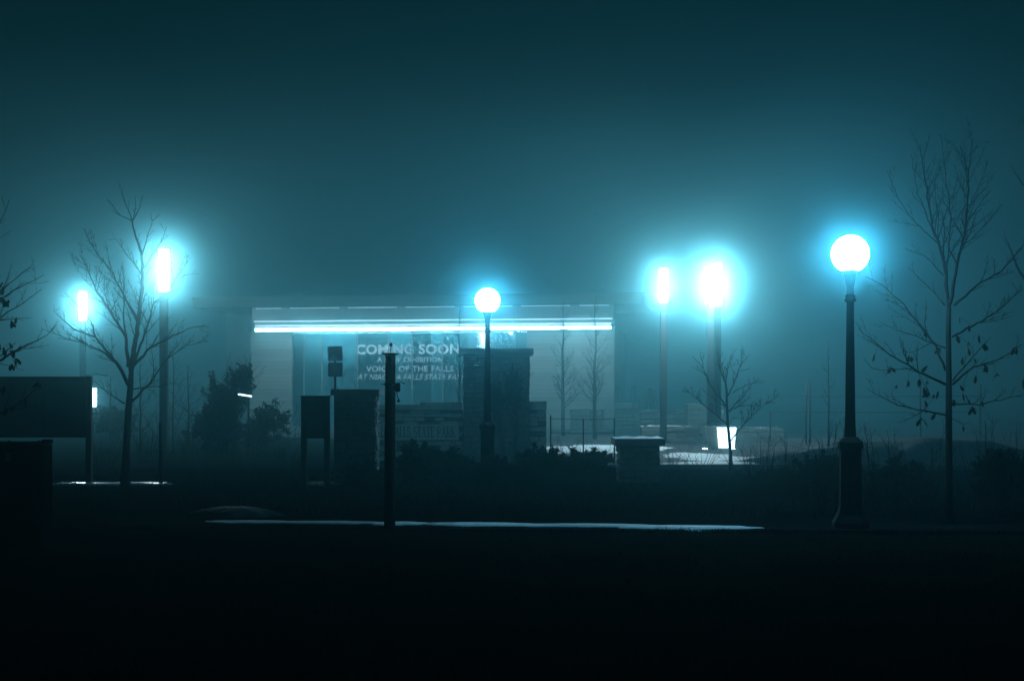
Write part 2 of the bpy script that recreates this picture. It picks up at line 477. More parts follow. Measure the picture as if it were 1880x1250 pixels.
# fascia panels
zf0, zf1 = BZ(590, off=OV), BZ(563, off=OV) + 0.03
seams = [462, 525, 631, 737, 843, 949, 1055, 1127]
for i in range(len(seams) - 1):
    xa, xb = U(seams[i], OV) + 0.012, U(seams[i + 1], OV) - 0.012
    bbox(xa, xb, -OV + 0.02, -OV + 0.06, zf0, zf1, 'fascia_panel', M['fascia'], bevel=0.006)
    xx0, xx1 = xa + 0.22, xb - 0.22
    bbox(xx0, xx1, -OV - 0.035, -OV - 0.015, zf1 - 0.06, zf1 - 0.025, 'light_tube', M['tube_dim'])
bbox(U(462, OV), U(1127, OV), -OV + 0.09, -OV + 0.16, zf0, zf1, 'fascia_backing', M['roof'])
bbox(U(462, OV), U(1127, OV), -OV + 0.16, 0.24, zf1 - 0.1, zf1, 'soffit', M['fascia'])
# the glowing strip: slim upper line, white reflector, thick lower tubes, end fixture
uA, uB = U(467, OV), U(1124, OV)
bbox(uA, uB, -OV - 0.04, -OV - 0.005, BZ(588.4, off=OV), BZ(586.8, off=OV), 'light_tube', M['tube_thin'])
bbox(uA, uB, -OV + 0.03, -OV + 0.06, BZ(605, off=OV), zf0 - 0.01, 'reflector', M['reflector'])
ntube = 8
for i in range(ntube):
    a = uA + 0.05 + (uB - uA - 0.1) * i / ntube; b = uA + 0.05 + (uB - uA - 0.1) * (i + 1) / ntube
    bbox(a + 0.02, b - 0.02, -OV - 0.10, -OV - 0.01, BZ(606, off=OV), BZ(602.3, off=OV), 'light_tube', M['tube%d' % (i * 5 % 3)])
    bbox(a + 0.004, b - 0.004, -OV - 0.04, -OV - 0.005, BZ(597, off=OV), BZ(595, off=OV), 'light_tube', M['tube_thin'])
bbox(uA, uB, -OV - 0.13, -OV + 0.0, BZ(599.5, off=OV), BZ(598.5, off=OV), 'light_rail', M['fascia'])
for px in (461, 1126):
    bbox(U(px, OV) - 0.09, U(px, OV) + 0.09, -OV - 0.12, -OV, BZ(606.5, off=OV), BZ(597, off=OV), 'end_cap', M['pole_metal'], bevel=0.01)
# glazing
panes = [536, 557, 590, 655, 713, 756, 812, 858, 905, 945, 968]
for i in range(len(panes) - 1):
    xa, xb = U(panes[i]), U(panes[i + 1])
    bbox(xa + 0.03, xb - 0.03, 0.10, 0.115, 0.15, zs + 0.02, 'window_pane', M['glass'])
for px in panes:
    bbox(U(px) - 0.028, U(px) + 0.028, 0.05, 0.16, 0.13, zs + 0.05, 'mullion', M['mullion'])
bbox(uw0, uw1, 0.04, 0.17, 0.0, 0.13, 'window_sill', M['mullion'])
# hanging panels behind the glass
for i, (a, b, v) in enumerate([(536, 557.5, .42), (558, 589.5, .62), (590, 654.5, .85), (655, 671.5, .5), (672, 712.5, .30), (713, 755.5, .82), (756, 791.5, .36),
                               (792, 811.5, .72), (812, 857.5, .42), (858, 872.5, .7), (945, 967.5, .40)]):
    bbox(U(a, -0.5), U(b, -0.5), 0.5 + 0.04 * (i % 3), 0.53 + 0.04 * (i % 3), 0.12, zs + 0.04, 'hanging_panel', panel_mat(i, v * 0.7 if v > 0.6 else v * 0.4))
bbox(U(873, -0.6), U(944.5, -0.6), 0.6, 0.63, 0.12, zs + 0.04, 'mural', M['mural'])
mb = MB(); mb.lathe([(0.02, -0.05), (0.06, -0.03), (0.075, 0), (0.06, 0.03), (0.02, 0.05)], 10, c=(U(938, -0.4), 0.4, BZ(611, 938))); mb.build('lamp', M['spot'], bld)
# hidden fill bar added above the glass to brighten the hanging panels
bbox(uw0 + 0.3, uw1 - 0.3, 0.22, 0.42, zs + 0.10, zs + 0.15, 'hidden_fill', M['room'])

# writing on the glass
def text_mesh(s, bold=0.0, shear=0.0, spacing=1.0):
    cu = bpy.data.curves.new('lettering', 'FONT')
    cu.body = s; cu.size = 1.0; cu.offset = bold; cu.shear = shear; cu.space_character = spacing
    cu.resolution_u = 4
    o = bpy.data.objects.new('tmp_lettering', cu); C.objects.link(o)
    bpy.context.view_layer.update()
    me = bpy.data.meshes.new_from_object(o.evaluated_get(bpy.context.evaluated_depsgraph_get()))
    C.objects.unlink(o); bpy.data.objects.remove(o); bpy.data.curves.remove(cu)
    return me
def put_text(s, x0, x1, z0, z1, y, m, parent, name='letter', bold=0.0, shear=0.0, spacing=1.0):
    me = text_mesh(s, bold, shear, spacing)
    co = [v.co.copy() for v in me.vertices]
    ax0 = min(c.x for c in co); ax1 = max(c.x for c in co); ay0 = min(c.y for c in co); ay1 = max(c.y for c in co)
    for v in me.vertices:
        a = v.co
        v.co = Vector((x0 + (a.x - ax0) / (ax1 - ax0) * (x1 - x0), y, z0 + (a.y - ay0) / (ay1 - ay0) * (z1 - z0)))
    # one object per letter: flood the connected faces
    adj = {}
    for p in me.polygons:
        for v in p.vertices: adj.setdefault(v, []).append(p.index)
    seen = set()
    for p0 in me.polygons:
        if p0.index in seen: continue
        isl = []; stack = [p0.index]; seen.add(p0.index)
        while stack:
            k = stack.pop(); isl.append(k)
            for v in me.polygons[k].vertices:
                for j in adj[v]:
                    if j not in seen: seen.add(j); stack.append(j)
        mb = MB(); idx = {}
        for k in isl:
            f = []
            for v in me.polygons[k].vertices:
                if v not in idx: idx[v] = len(mb.v); mb.v.append(tuple(me.vertices[v].co))
                f.append(idx[v])
            mb.f.append(tuple(f)); mb.sm.append(False)
        mb.build(name, m, parent)
    bpy.data.meshes.remove(me)
for s, a, b, ya, yb, bold, sh in (('COMING SOON', 653, 843, 650, 631.5, 0.030, 0), ('A NEW EXHIBITION', 692, 812, 664.2, 655.5, 0.010, 0),
                                  ('VOICES OF THE FALLS', 671.5, 832, 682, 671.5, 0.016, 0), ('AT NIAGARA FALLS STATE PARK', 655, 856, 697, 686.5, 0.012, 0.3)):
    put_text(s, U(a), U(b), BZ(ya), BZ(yb), 0.092, M['vinyl'], bld, bold=bold, shear=sh, spacing=1.06)

# ------------------------------------------------------------------ stone sign: two pillars and a lettered wall
def stone_block(w, h, d, rr):
    mb = MB(); mb.box((0, 0, 0), (w, d, h), bevel=min(0.02, h * 0.15))
    mb.v = [(x + rr.uniform(-.008, .008), y + rr.uniform(-.018, .018), z + rr.uniform(-.006, .006)) for x, y, z in mb.v]
    return mb
def stone_face(parent, x0, x1, y, z0, z1, rr, m1, m2, ch=(0.09, 0.17), cw=(0.18, 0.42), depth=0.12, rot=0.0):
    """courses of squared stones standing proud of the core"""
    z = z0
    while z < z1 - 0.02:
        h = min(rr.uniform(*ch), z1 - z)
        if z1 - z - h < 0.05: h = z1 - z
        x = x0
        while x < x1 - 0.02:
            w = min(rr.uniform(*cw), x1 - x)
            if x1 - x - w < 0.10: w = x1 - x
            b = stone_block(w - 0.012, h - 0.012, depth, rr)
            o = b.build('stone', m1 if rr.random() < 0.6 else m2, parent, (0, 0, 0))
            p = Vector((x + w / 2, y + rr.uniform(-0.02, 0.02), z + h / 2))
            if rot: p = Matrix.Rotation(rot, 3, 'Z') @ p
            o.location = p; o.rotation_euler = (0, 0, rot)
            x += w
        z += h
def stone_pillar(px0, px1, D, py_top, cap_h, cap_over, depth, label, m1, m2, seed, snow=False, ch=(0.09, 0.17)):
    xa, xb = X(px0, D), X(px1, D); w = xb - xa; ztop = Z(py_top, D)
    t = thing('stone_pillar', label, 'stone pillar', ((xa + xb) / 2, D + depth / 2, 0), 0, None)
    rr = random.Random(seed)
    core = MB(); core.box((0, 0, (ztop - cap_h) / 2), (w - 0.16, depth - 0.16, ztop - cap_h)); core.build('core', M['stone'], t)
    for rot, half, dd in ((0, w / 2, depth / 2), (math.pi / 2, depth / 2 - 0.13, w / 2), (-math.pi / 2, depth / 2 - 0.13, w / 2)):
        stone_face(t, -half, half, -dd + 0.06, 0, ztop - cap_h - 0.004, rr, m1, m2, rot=rot, ch=ch)
    cap = MB(); cap.box((0, 0, ztop - cap_h / 2), (w + 2 * cap_over, depth + 2 * cap_over, cap_h), bevel=0.012)
    cap.v = [(x + rr.uniform(-.006, .006), y, z + rr.uniform(-.006, .006)) for x, y, z in cap.v]
    cap.build('capstone', M['cap'], t)
    if snow:
        n = 14; vs = []; fs = []
        for j in range(5):
            for i in range(n + 1):
                x = (-0.5 + i / n) * (w + 2 * cap_over - 0.02); y = (-0.5 + j / 4) * (depth + 2 * cap_over - 0.02)
                e = 0 if (i in (0, n) or j in (0, 4)) else 1
                vs.append((x, y, ztop + 0.004 + e * (0.018 + 0.012 * math.sin(i * 1.3 + j))))
        for j in range(4):
            for i in range(n):
                a = j * (n + 1) + i; fs.append((a, a + 1, a + n + 2, a + n + 1))
        s = MB(); s.add(vs, fs, True); s.build('snow', M['snow'], t)
    return t
stone_pillar(613, 691, 28.7, 714, 0.13, 0.06, 0.95, 'mid-height stone pillar with flat cap beside the two-legged notice board', M['stone'], M['cap'], 1)
stone_pillar(850, 972, 38.0, 639.5, 0.165, 0.11, 1.3, 'tallest stone pillar with flat cap behind the small globe lamp', M['stone'], M['cap'], 2, ch=(0.1, 0.2))
stone_pillar(1137, 1212, 29.3, 805, 0.15, 0.10, 0.95, 'lowest stone pillar, snow dusted cap, right of the hedge', M['stone'], M['cap'], 3, snow=True)

sw = thing('sign_wall', 'low stone wall carved with the park name between two pillars', 'sign wall', (X(800, 38.6), 38.9, 0))
Dw = 38.6
def sx(px): return X(px, Dw) - X(800, Dw)
mb = MB(); mb.box(((sx(640) + sx(1004)) / 2, 0.25, 0.7), (sx(1004) - sx(640) - 0.1, 0.4, 1.4)); mb.build('core', M['stone'], sw)
rr = random.Random(5)
stone_face(sw, sx(640), sx(1004), -0.03, 0, Z(754, Dw), rr, M['stone_light'], M['stone'], ch=(0.1, 0.16), cw=(0.25, 0.6), depth=0.14)
for a, b, top in ((640, 770, 742.5), (770.5, 848, 738), (972.5, 1004, 737)):
    mb = MB(); zb = Z(753, Dw) + 0.003; zt = Z(top, Dw)
    mb.box(((sx(a) + sx(b)) / 2, 0.18, (zb + zt) / 2), (sx(b) - sx(a), 0.7, zt - zb), bevel=0.012); mb.build('capstone', M['stone_light'], sw)
# name panel with raised frame
zp0, zp1 = Z(808, Dw), Z(779, Dw)
mb = MB(); mb.box(((sx(650) + sx(842)) / 2, -0.16, (zp0 + zp1) / 2), (sx(842) - sx(650), 0.1, zp1 - zp0), bevel=0.01)
pn = mb.build('name_panel', M['panel'], sw)

# narrow serif capitals drawn stroke by stroke (unit height 1)
def arc(cx, cy_, rx, ry, a0, a1, n=8):
    return [(cx + rx * math.cos(math.radians(a0 + (a1 - a0) * i / n)), cy_ + ry * math.sin(math.radians(a0 + (a1 - a0) * i / n))) for i in range(n + 1)]
K, N_ = 0.13, 0.055
GL = {
    'N': (0.62, [([(0.1, 0), (0.1, 1)], N_), ([(0.1, 1), (0.52, 0)], K), ([(0.52, 0), (0.52, 1)], N_)], [(0.1, 0), (0.08, 1), (0.52, 1)]),
    'I': (0.26, [([(0.13, 0), (0.13, 1)], K)], [(0.13, 0), (0.13, 1)]),
    'A': (0.62, [([(0.08, 0), (0.31, 1)], N_), ([(0.31, 1), (0.54, 0)], K), ([(0.16, 0.36), (0.46, 0.36)], N_)], [(0.08, 0), (0.54, 0)]),
    'G': (0.60, [(arc(0.32, 0.5, 0.24, 0.48, 50, 310), 0.10), ([(0.48, 0.08), (0.48, 0.44)], K)], [(0.47, 0.44)]),
    'R': (0.60, [([(0.13, 0), (0.13, 1)], K), ([(0.13, 0.97)] + arc(0.28, 0.74, 0.2, 0.23, 90, -90) + [(0.13, 0.51)], 0.075), ([(0.26, 0.5), (0.54, 0)], 0.11)], [(0.13, 0), (0.10, 1), (0.54, 0)]),
    'F': (0.50, [([(0.13, 0), (0.13, 1)], K), ([(0.13, 0.97), (0.45, 0.97)], N_), ([(0.13, 0.52), (0.36, 0.52)], N_), ([(0.45, 0.97), (0.45, 0.80)], N_)], [(0.13, 0), (0.1, 1)]),
    'L': (0.50, [([(0.13, 0), (0.13, 1)], K), ([(0.13, 0.03), (0.46, 0.03)], N_), ([(0.46, 0.03), (0.46, 0.24)], N_)], [(0.13, 0), (0.13, 1)]),
    'S': (0.48, [(arc(0.24, 0.74, 0.15, 0.23, 20, 250, 9) + arc(0.24, 0.27, 0.16, 0.25, 80, -170, 9), 0.09)], []),
    'T': (0.54, [([(0.27, 0), (0.27, 1)], K), ([(0.04, 0.97), (0.50, 0.97)], N_), ([(0.04, 0.97), (0.04, 0.80)], N_), ([(0.50, 0.97), (0.50, 0.80)], N_)], [(0.27, 0)]),
    'E': (0.52, [([(0.13, 0), (0.13, 1)], K), ([(0.13, 0.97), (0.46, 0.97)], N_), ([(0.13, 0.52), (0.38, 0.52)], N_), ([(0.13, 0.03), (0.48, 0.03)], N_), ([(0.46, 0.97), (0.46, 0.82)], N_), ([(0.48, 0.03), (0.48, 0.2)], N_)], [(0.1, 0), (0.1, 1)]),
    'P': (0.54, [([(0.13, 0), (0.13, 1)], K), ([(0.13, 0.97)] + arc(0.28, 0.71, 0.2, 0.26, 90, -90) + [(0.13, 0.45)], 0.075)], [(0.13, 0), (0.1, 1)]),
    'K': (0.60, [([(0.13, 0), (0.13, 1)], K), ([(0.15, 0.42), (0.50, 1)], N_), ([(0.26, 0.58), (0.54, 0)], 0.11)], [(0.13, 0), (0.13, 1), (0.50, 1), (0.54, 0)]),
    ' ': (0.34, [], []),
}
def serif_text(s, x0, x1, z0, z1, y, depth, m, parent):
    tot = sum(GL[c][0] for c in s)
    kx = (x1 - x0) / tot; kz = z1 - z0
    cur = 0.0
    for c in s:
        w, strokes, serifs = GL[c]
        if not strokes:
            cur += w; continue
        mb = MB()
        lay = 0
        for pts, th in strokes + [([(px_ - 0.11, abs(py_ - 0.022)), (px_ + 0.11, abs(py_ - 0.022))], 0.045) for px_, py_ in serifs]:
            yy = y - 0.0006 * lay; lay += 1
            for i in range(len(pts) - 1):
                a = Vector((pts[i][0], pts[i][1])); b = Vector((pts[i + 1][0], pts[i + 1][1]))
                d = (b - a).normalized(); nn = Vector((-d.y, d.x)) * th / 2
                q = [a - nn - d * th * .1, b - nn + d * th * .1, b + nn + d * th * .1, a + nn - d * th * .1]
                f = [(x0 + (cur + p.x) * kx, yy, z0 + p.y * kz) for p in q]; g = [(p[0], yy + depth, p[2]) for p in f]
                mb.add(f + g, [(0, 1, 2, 3), (0, 4, 5, 1), (1, 5, 6, 2), (2, 6, 7, 3), (3, 7, 4, 0)])
        mb.build('letter', m, parent)
        cur += w
serif_text('NIAGARA FALLS STATE PARK', sx(655), sx(836), Z(803.5, Dw - 0.2), Z(783, Dw - 0.2), -0.222, 0.012, M['letter_dark'], pn)

# ------------------------------------------------------------------ boards, posts, signs
def pxbox(name, m, parent, base, x0, x1, y0, y1, z0, z1, bevel=0.0):
    mb = MB(); mb.box(((x0 + x1) / 2 - base[0], (y0 + y1) / 2 - base[1], (z0 + z1) / 2), (x1 - x0, y1 - y0, z1 - z0), bevel=bevel)
    return mb.build(name, m, parent)

# large notice board, left edge
D = 29.0; base = (X(40, D), D)
t = thing('notice_board', 'large dark notice board on posts at the left edge', 'notice board', (base[0], D, 0))
zt, zb = Z(691, D), Z(803, D)
pxbox('panel', M['board'], t, base, X(-112, D), X(78.6, D), D + 0.03, D + 0.07, zb + 0.05, zt - 0.05)
pxbox('panel', M['board'], t, base, X(80.4, D), X(160, D), D + 0.03, D + 0.07, zb + 0.05, zt - 0.05)
pxbox('frame_rail', M['board_frame'], t, base, X(-120, D), X(157, D), D - 0.01, D + 0.09, zt - 0.07, zt, 0.006)
pxbox('frame_rail', M['board_frame'], t, base, X(-120, D), X(157, D), D - 0.01, D + 0.09, zb, zb + 0.05, 0.006)
pxbox('frame_rail', M['board_frame'], t, base, X(79, D) - 0.02, X(79, D) + 0.02, D + 0.02, D + 0.085, zb + 0.05, zt - 0.07)
for px in (162.5, -125):
    pxbox('post', M['board_frame'], t, base, X(px, D) - 0.058, X(px, D) + 0.058, D - 0.02, D + 0.10, -0.05, zt + 0.004, 0.008)

# small two legged board
D = 28.0; base = (X(579, D), D)
t = thing('notice_board', 'small dark notice board on two legs beside the stone pillar', 'notice board', (base[0], D, 0))
zt, zb = Z(727, D), Z(802, D)
pxbox('panel', M['board'], t, base, X(556, D), X(603, D), D + 0.03, D + 0.07, zb, zt - 0.02)
pxbox('frame_rail', M['board_frame'], t, base, X(552, D), X(606, D), D - 0.02, D + 0.12, zt - 0.03, zt + 0.01, 0.006)
pxbox('frame_rail', M['board_frame'], t, base, X(561, D), X(597, D), D - 0.0, D + 0.1, zb - 0.03, zb + 0.015, 0.006)
for px in (557.5, 600):
    pxbox('leg', M['board_frame'], t, base, X(px, D) - 0.055, X(px, D) + 0.055, D - 0.01, D + 0.10, -0.05, zt - 0.031, 0.008)

# utility cabinet, black box bottom left
D = 17.0; base = (X(20, D), D)
t = thing('utility_cabinet', 'squat black utility cabinet in the lower left corner', 'utility cabinet', (base[0], D, 0))
zt = Z(816, D)
pxbox('body', M['cabinet'], t, base, X(-70, D), X(80, D), D, D + 0.34, -0.04, zt, 0.015)
pxbox('lid', M['cabinet'], t, base, X(-72, D), X(80, D) + 0.012, D - 0.03, D + 0.30, zt + 0.002, zt + 0.03, 0.008)
pxbox('hinge_cover', M['cabinet'], t, base, X(60, D), X(80, D), D + 0.305, D + 0.36, zt + 0.002, Z(808, D), 0.006)
d_ = pxbox('door', M['cabinet'], t, base, X(-62, D), X(74, D), D - 0.02, D - 0.003, 0.12, zt - 0.06, 0.004)
pxbox('handle', M['iron'], d_, base, X(62, D) - 0.015, X(62, D) + 0.015, D - 0.05, D - 0.022, 0.55, 0.75, 0.006)
pxbox('sticker', M['sticker'], t, base, X(10, D), X(22, D), D - 0.024, D - 0.021, Z(846, D), Z(831, D))
for px in (11, 66):
    mb = MB(); mb.lathe([(0.018, 0), (0.018, 0.012), (0.01, 0.02)], 8, c=(X(px, D) - base[0], 0.1, zt + 0.03)); mb.build('bolt', M['pole_metal'], t)

# slim post in the foreground
D = 19.4; bx_ = X(716, D)
t = thing('slim_post', 'slim dark post with rod and dangling clips in the foreground', 'post', (bx_, D, 0))
zt = Z(651, D)
mb = MB(); mb.tube([(-0.004, 0, -0.05), (0.0, 0, 1.2), (0.006, 0, zt)], [0.078, 0.076, 0.070], 14); mb.build('pole', M['post'], t)
mb = MB(); mb.lathe([(0.078, 0), (0.112, 0.006), (0.112, 0.02), (0.05, 0.028)], 14, c=(0.006, 0, zt - 0.004)); mb.build('cap', M['iron'], t)
mb = MB(); mb.tube([(0.01, 0, zt + 0.02), (0.012, 0, zt + 0.12)], 0.007, 6)
mb.lathe([(0.006, 0), (0.02, 0.012), (0.022, 0.03), (0.014, 0.045), (0.004, 0.055)], 10, c=(0.012, 0, zt + 0.11)); mb.build('rod', M['iron'], t)
mb = MB(); mb.lathe([(0.079, -0.015), (0.084, -0.01), (0.084, 0.01), (0.079, 0.015)], 14, c=(0, 0, Z(705, D))); cl = mb.build('clamp_band', M['iron'], t)
mb = MB(); mb.tube([(-0.08, -0.01, Z(705, D)), (-0.12, -0.01, Z(704.5, D))], 0.006, 5); mb.build('clamp_screw', M['iron'], cl)
mb = MB(); mb.box((X(730, D) - bx_ + 0.005, -0.02, Z(711, D)), (0.065, 0.07, 0.125), bevel=0.014); mb.build('clip_box', M['iron'], t)
mb = MB(); pts = [(X(p, D) - bx_, -0.03, Z(q, D)) for p, q in ((731, 703), (736, 701), (740, 703), (743, 704))]
mb.tube(pts, 0.005, 5); mb.lathe([(0.004, -0.01), (0.013, 0), (0.004, 0.01)], 8, c=pts[-1]); mb.build('wire', M['iron'], t)
mb = MB(); pts = [(X(p, D) - bx_, -0.03, Z(q, D)) for p, q in ((729, 719), (730, 727), (733, 735))]
mb.tube(pts, 0.007, 5); mb.box((X(732, D) - bx_, -0.03, Z(736, D)), (0.04, 0.03, 0.03), bevel=0.006); mb.build('dangling_clip', M['iron'], t)

# road sign pair seen from behind
D = 33.5; bx_ = X(615, D)
t = thing('sign_post', 'two stacked square sign plates on a thin post behind the pillar', 'sign', (bx_, D, 0))
mb = MB(); mb.box((0, 0.03, Z(637, D) / 2), (0.055, 0.04, Z(637, D)), bevel=0.008); mb.build('pole', M['pole_metal'], t)
def plate(x0, x1, z0, z1, tilt):
    mb = MB(); w, h = x1 - x0, z1 - z0; r = 0.035; pts = []
    for cx, cz, a0 in ((w / 2 - r, h / 2 - r, 0), (-w / 2 + r, h / 2 - r, 90), (-w / 2 + r, -h / 2 + r, 180), (w / 2 - r, -h / 2 + r, 270)):
        for k in range(5):
            a = math.radians(a0 + 22.5 * k); pts.append((cx + r * math.cos(a), cz + r * math.sin(a)))
    n = len(pts)
    vs = [(x, 0, z) for x, z in pts] + [(x, 0.008, z) for x, z in pts]
    fs = [tuple(range(n)), tuple(range(2 * n - 1, n - 1, -1))] + [(i, (i + 1) % n, n + (i + 1) % n, n + i) for i in range(n)]
    mb.add(vs, fs)
    o = mb.build('sign_plate', M['sign_back'], t, ((x0 + x1) / 2, 0, (z0 + z1) / 2)); o.rotation_euler = (0, tilt, 0)
plate(X(601.5, D) - bx_, X(629, D) - bx_, Z(663, D), Z(635.5, D), -0.03)
plate(X(602, D) - bx_, X(629, D) - bx_, Z(691.5, D), Z(665, D), 0.01)
for q in (642, 656, 671, 685):
    mb = MB(); mb.lathe([(0.012, 0), (0.012, 0.004), (0.006, 0.012)], 8); o = mb.build('bolt', M['pole_metal'], t, (0, -0.002, Z(q, D))); o.rotation_euler = (math.pi / 2, 0, 0)

# tree stake by the left tree
D = 28.6
mb = MB(); mb.tube([(0, 0, -0.05), (0.01, 0, 0.7), (0.0, 0, Z(775, D))], [0.045, 0.043, 0.035], 8)
tag(mb.build('tree_stake', M['post'], None, (X(295, D), D, 0)), 'thin wooden stake right of the large bare tree on the left', 'stake')

# round sign rim at the right edge
D = 21.0; bx_ = X(1893, D)
t = thing('round_sign', 'round sign with pale rim, barely in view at the right edge', 'sign', (bx_, D, 0))
mb = MB(); mb.tube([(0, 0.02, -0.05), (0, 0.02, Z(690, D))], 0.025, 8); mb.build('pole', M['pole_metal'], t)
mb = MB(); n = 32; r_ = 17.0 / F * D; zc = Z(705, D)
vs = [(r_ * math.cos(2 * math.pi * k / n), y, zc + r_ * math.sin(2 * math.pi * k / n)) for y in (-0.012, -0.004) for k in range(n)]
mb.add(vs, [tuple(range(n)), tuple(range(2 * n - 1, n - 1, -1))] + [(i, (i + 1) % n, n + (i + 1) % n, n + i) for i in range(n)])
mb.build('sign_plate', M['sign_back'], t)
mb = MB(); mb.tube([(r_ * math.cos(2 * math.pi * k / n), -0.008, zc + r_ * math.sin(2 * math.pi * k / n)) for k in range(n + 1)], 0.006, 5); mb.build('rim', M['reflector'], t)

# ------------------------------------------------------------------ plaza furniture
# flared backlit pylon with two ground uplights; their light on its face is emission
D = 46.0; bx_ = X(1326, D)
t = thing('lit_pylon', 'flared pylon with glowing white face behind the young tree', 'lit sign', (bx_, D, 0))
def prism(front_px, D0, depth, m, name, parent, lift=0.0):
    mb = MB(); n = len(front_px)
    vs = [(X(p, D0) - bx_, lift, max(0.0, Z(q, D0))) for p, q in front_px] + [(X(p, D0) - bx_, lift + depth, max(0.0, Z(q, D0))) for p, q in front_px]
    mb.add(vs, [tuple(range(n)), tuple(range(2 * n - 1, n - 1, -1))] + [(i, n + i, n + (i + 1) % n, (i + 1) % n) for i in range(n)])
    return mb.build(name, m, parent)
prism([(1305, 826), (1346, 826), (1353, 783), (1297, 783)], D, 0.5, M['concrete'], 'body', t)
prism([(1319.5, 822), (1348, 822), (1351.5, 784.5), (1316.5, 784.5)], D, 0.03, M['uplit'], 'lit_face', t, -0.034)
for px in (1294, 1345):
    u = thing('ground_light', 'small ground light glowing left of the lit pylon' if px < 1300 else 'small ground light glowing right of the lit pylon', 'ground light', (X(px, D - 0.6), D - 0.6, 0.03), 0, 'ground lights at the pylon')
    mb = MB(); mb.lathe([(0.10, 0), (0.10, 0.03), (0.085, 0.035)], 14); mb.build('rim', M['pole_metal'], u)
    mb = MB(); mb.lathe([(0.082, 0.036), (0.07, 0.052), (0.03, 0.06)], 14); mb.build('lens', M['spot'], u)

# tiers of low stone walls with snow on top
def low_wall(px0, px1, D, ytop, label, depth=0.9, slope=0, seed=0):
    xa, xb = X(px0, D), X(px1, D); h = Z(ytop, D)
    t = thing('low_wall', label, 'stone wall', ((xa + xb) / 2, D, 0))
    rr = random.Random(seed); w = xb - xa
    z = 0.0; i = 0
    while z < h - 0.05:
        ch = min(rr.uniform(0.16, 0.26), h - z)
        if h - z - ch < 0.09: ch = h - z
        x = -w / 2
        inset = slope * (h - z) * 0.0
        wr = w + slope * (h - z) * 0.9
        while x < -w / 2 + wr - 0.02:
            sw_ = min(rr.uniform(0.45, 0.95), -w / 2 + wr - x)
            b = stone_block(sw_ - 0.015, ch - 0.02, depth * rr.uniform(0.96, 1.0), rr)
            b.build('stone', M['wall_stone'], t, (x + sw_ / 2, depth / 2 + rr.uniform(-.03, .03), z + ch / 2))
            x += sw_
        z += ch
    n = 20; vs = []; fs = []
    for j in range(4):
        for i in range(n + 1):
            x = (-0.5 + i / n) * (w - 0.06); y = 0.03 + j / 3 * (depth - 0.08)
            e = 0.0 if i in (0, n) or j == 3 else 1.0
            vs.append((x, y, h + 0.004 + e * 0.035 * max(0.0, rr.uniform(0.1, 1.0))))
    for j in range(3):
        for i in range(n):
            a = j * (n + 1) + i; fs.append((a, a + 1, a + n + 2, a + n + 1))
    s = MB(); s.add(vs, fs, True); s.build('snow', M['snow'], t)
low_wall(1177, 1275, 54, 783, 'low stone wall with snowy top left of the lit pylon', slope=1, seed=1)
low_wall(1176, 1262, 62, 754, 'middle tier of snow topped stone walls on the plaza', seed=2)
low_wall(1130, 1174, 66, 740, 'upper block of stone wall near the building corner', seed=3)
low_wall(1048, 1110, 64, 752, 'long low stone wall behind the two thin trees', seed=4)
low_wall(1262, 1330, 60, 742, 'tall stone block at the foot of the glaring light columns', seed=5)
low_wall(1352, 1440, 58, 786, 'low stone wall right of the lit pylon', seed=6)

# slim rods and bollards beyond the walls
for i, (px, y0, D) in enumerate(((1131, 712, 68), (1162, 707, 69), (1187, 713, 69), (1194, 711, 70), (1200, 712, 69))):
    mb = MB(); mb.tube([(0, 0, 0), (0, 0, Z(y0, D) - 0.08), (0, 0, Z(y0, D))], [0.10, 0.10, 0.06], 8)
    tag(mb.build('bollard', M['pole_metal'], None, (X(px, D), D, 0)),
        ['slim dark bollard at the building corner', 'lone slim bollard above the upper stone block', 'left bollard of the three before the slim light column',
         'middle bollard of the three before the slim light column', 'right bollard of the three before the slim light column'][i], 'bollard', 'slim bollards on the plaza')

# wire fence right of the sign wall, and a far one behind the big lamp
def wire_fence(pts, D, rails, label, r=0.03):
    t = thing('wire_fence', label, 'fence', (X(pts[0][0], D), D, 0)); b0 = X(pts[0][0], D)
    for px, yt in pts:
        mb = MB(); mb.tube([(X(px, D) - b0, 0, -0.03), (X(px, D) - b0, 0, Z(yt, D))], r, 6); mb.build('post', M['pole_metal'], t)
    for yr in rails:
        a, b = pts[0][0], pts[-1][0]
        mb = MB(); mb.tube([(X(a, D) - b0, -r, Z(yr, D)), (X((a + b) / 2, D) - b0, -r, Z(yr, D) - 0.02), (X(b, D) - b0, -r, Z(yr, D))], 0.011, 4); mb.build('wire', M['pole_metal'], t)
wire_fence([(1011, 762), (1071, 768), (1128, 768)], 36.0, (768.5, 794), 'thin wire fence right of the carved sign wall', 0.018)
wire_fence([(1414, 756), (1480, 702), (1487, 699), (1550, 765), (1690, 700), (1800, 705)], 52.0, (727, 756), 'faint wire fence beyond the large globe lamp')

# ------------------------------------------------------------------ trees
def rnd_dir(t, ang, rr):
    t = t.normalized()
    a = t.orthogonal().normalized(); b = t.cross(a)
    ph = rr.uniform(0, 2 * math.pi)
    return (t * math.cos(ang) + (a * math.cos(ph) + b * math.sin(ph)) * math.sin(ang)).normalized()

def resample(pts, step):
    out = [pts[0]]
    for i in range(len(pts) - 1):
        a, b = pts[i], pts[i + 1]
        n = max(1, int((b - a).length / step))
        for k in range(1, n + 1):
            out.append(a.lerp(b, k / n))
    return out

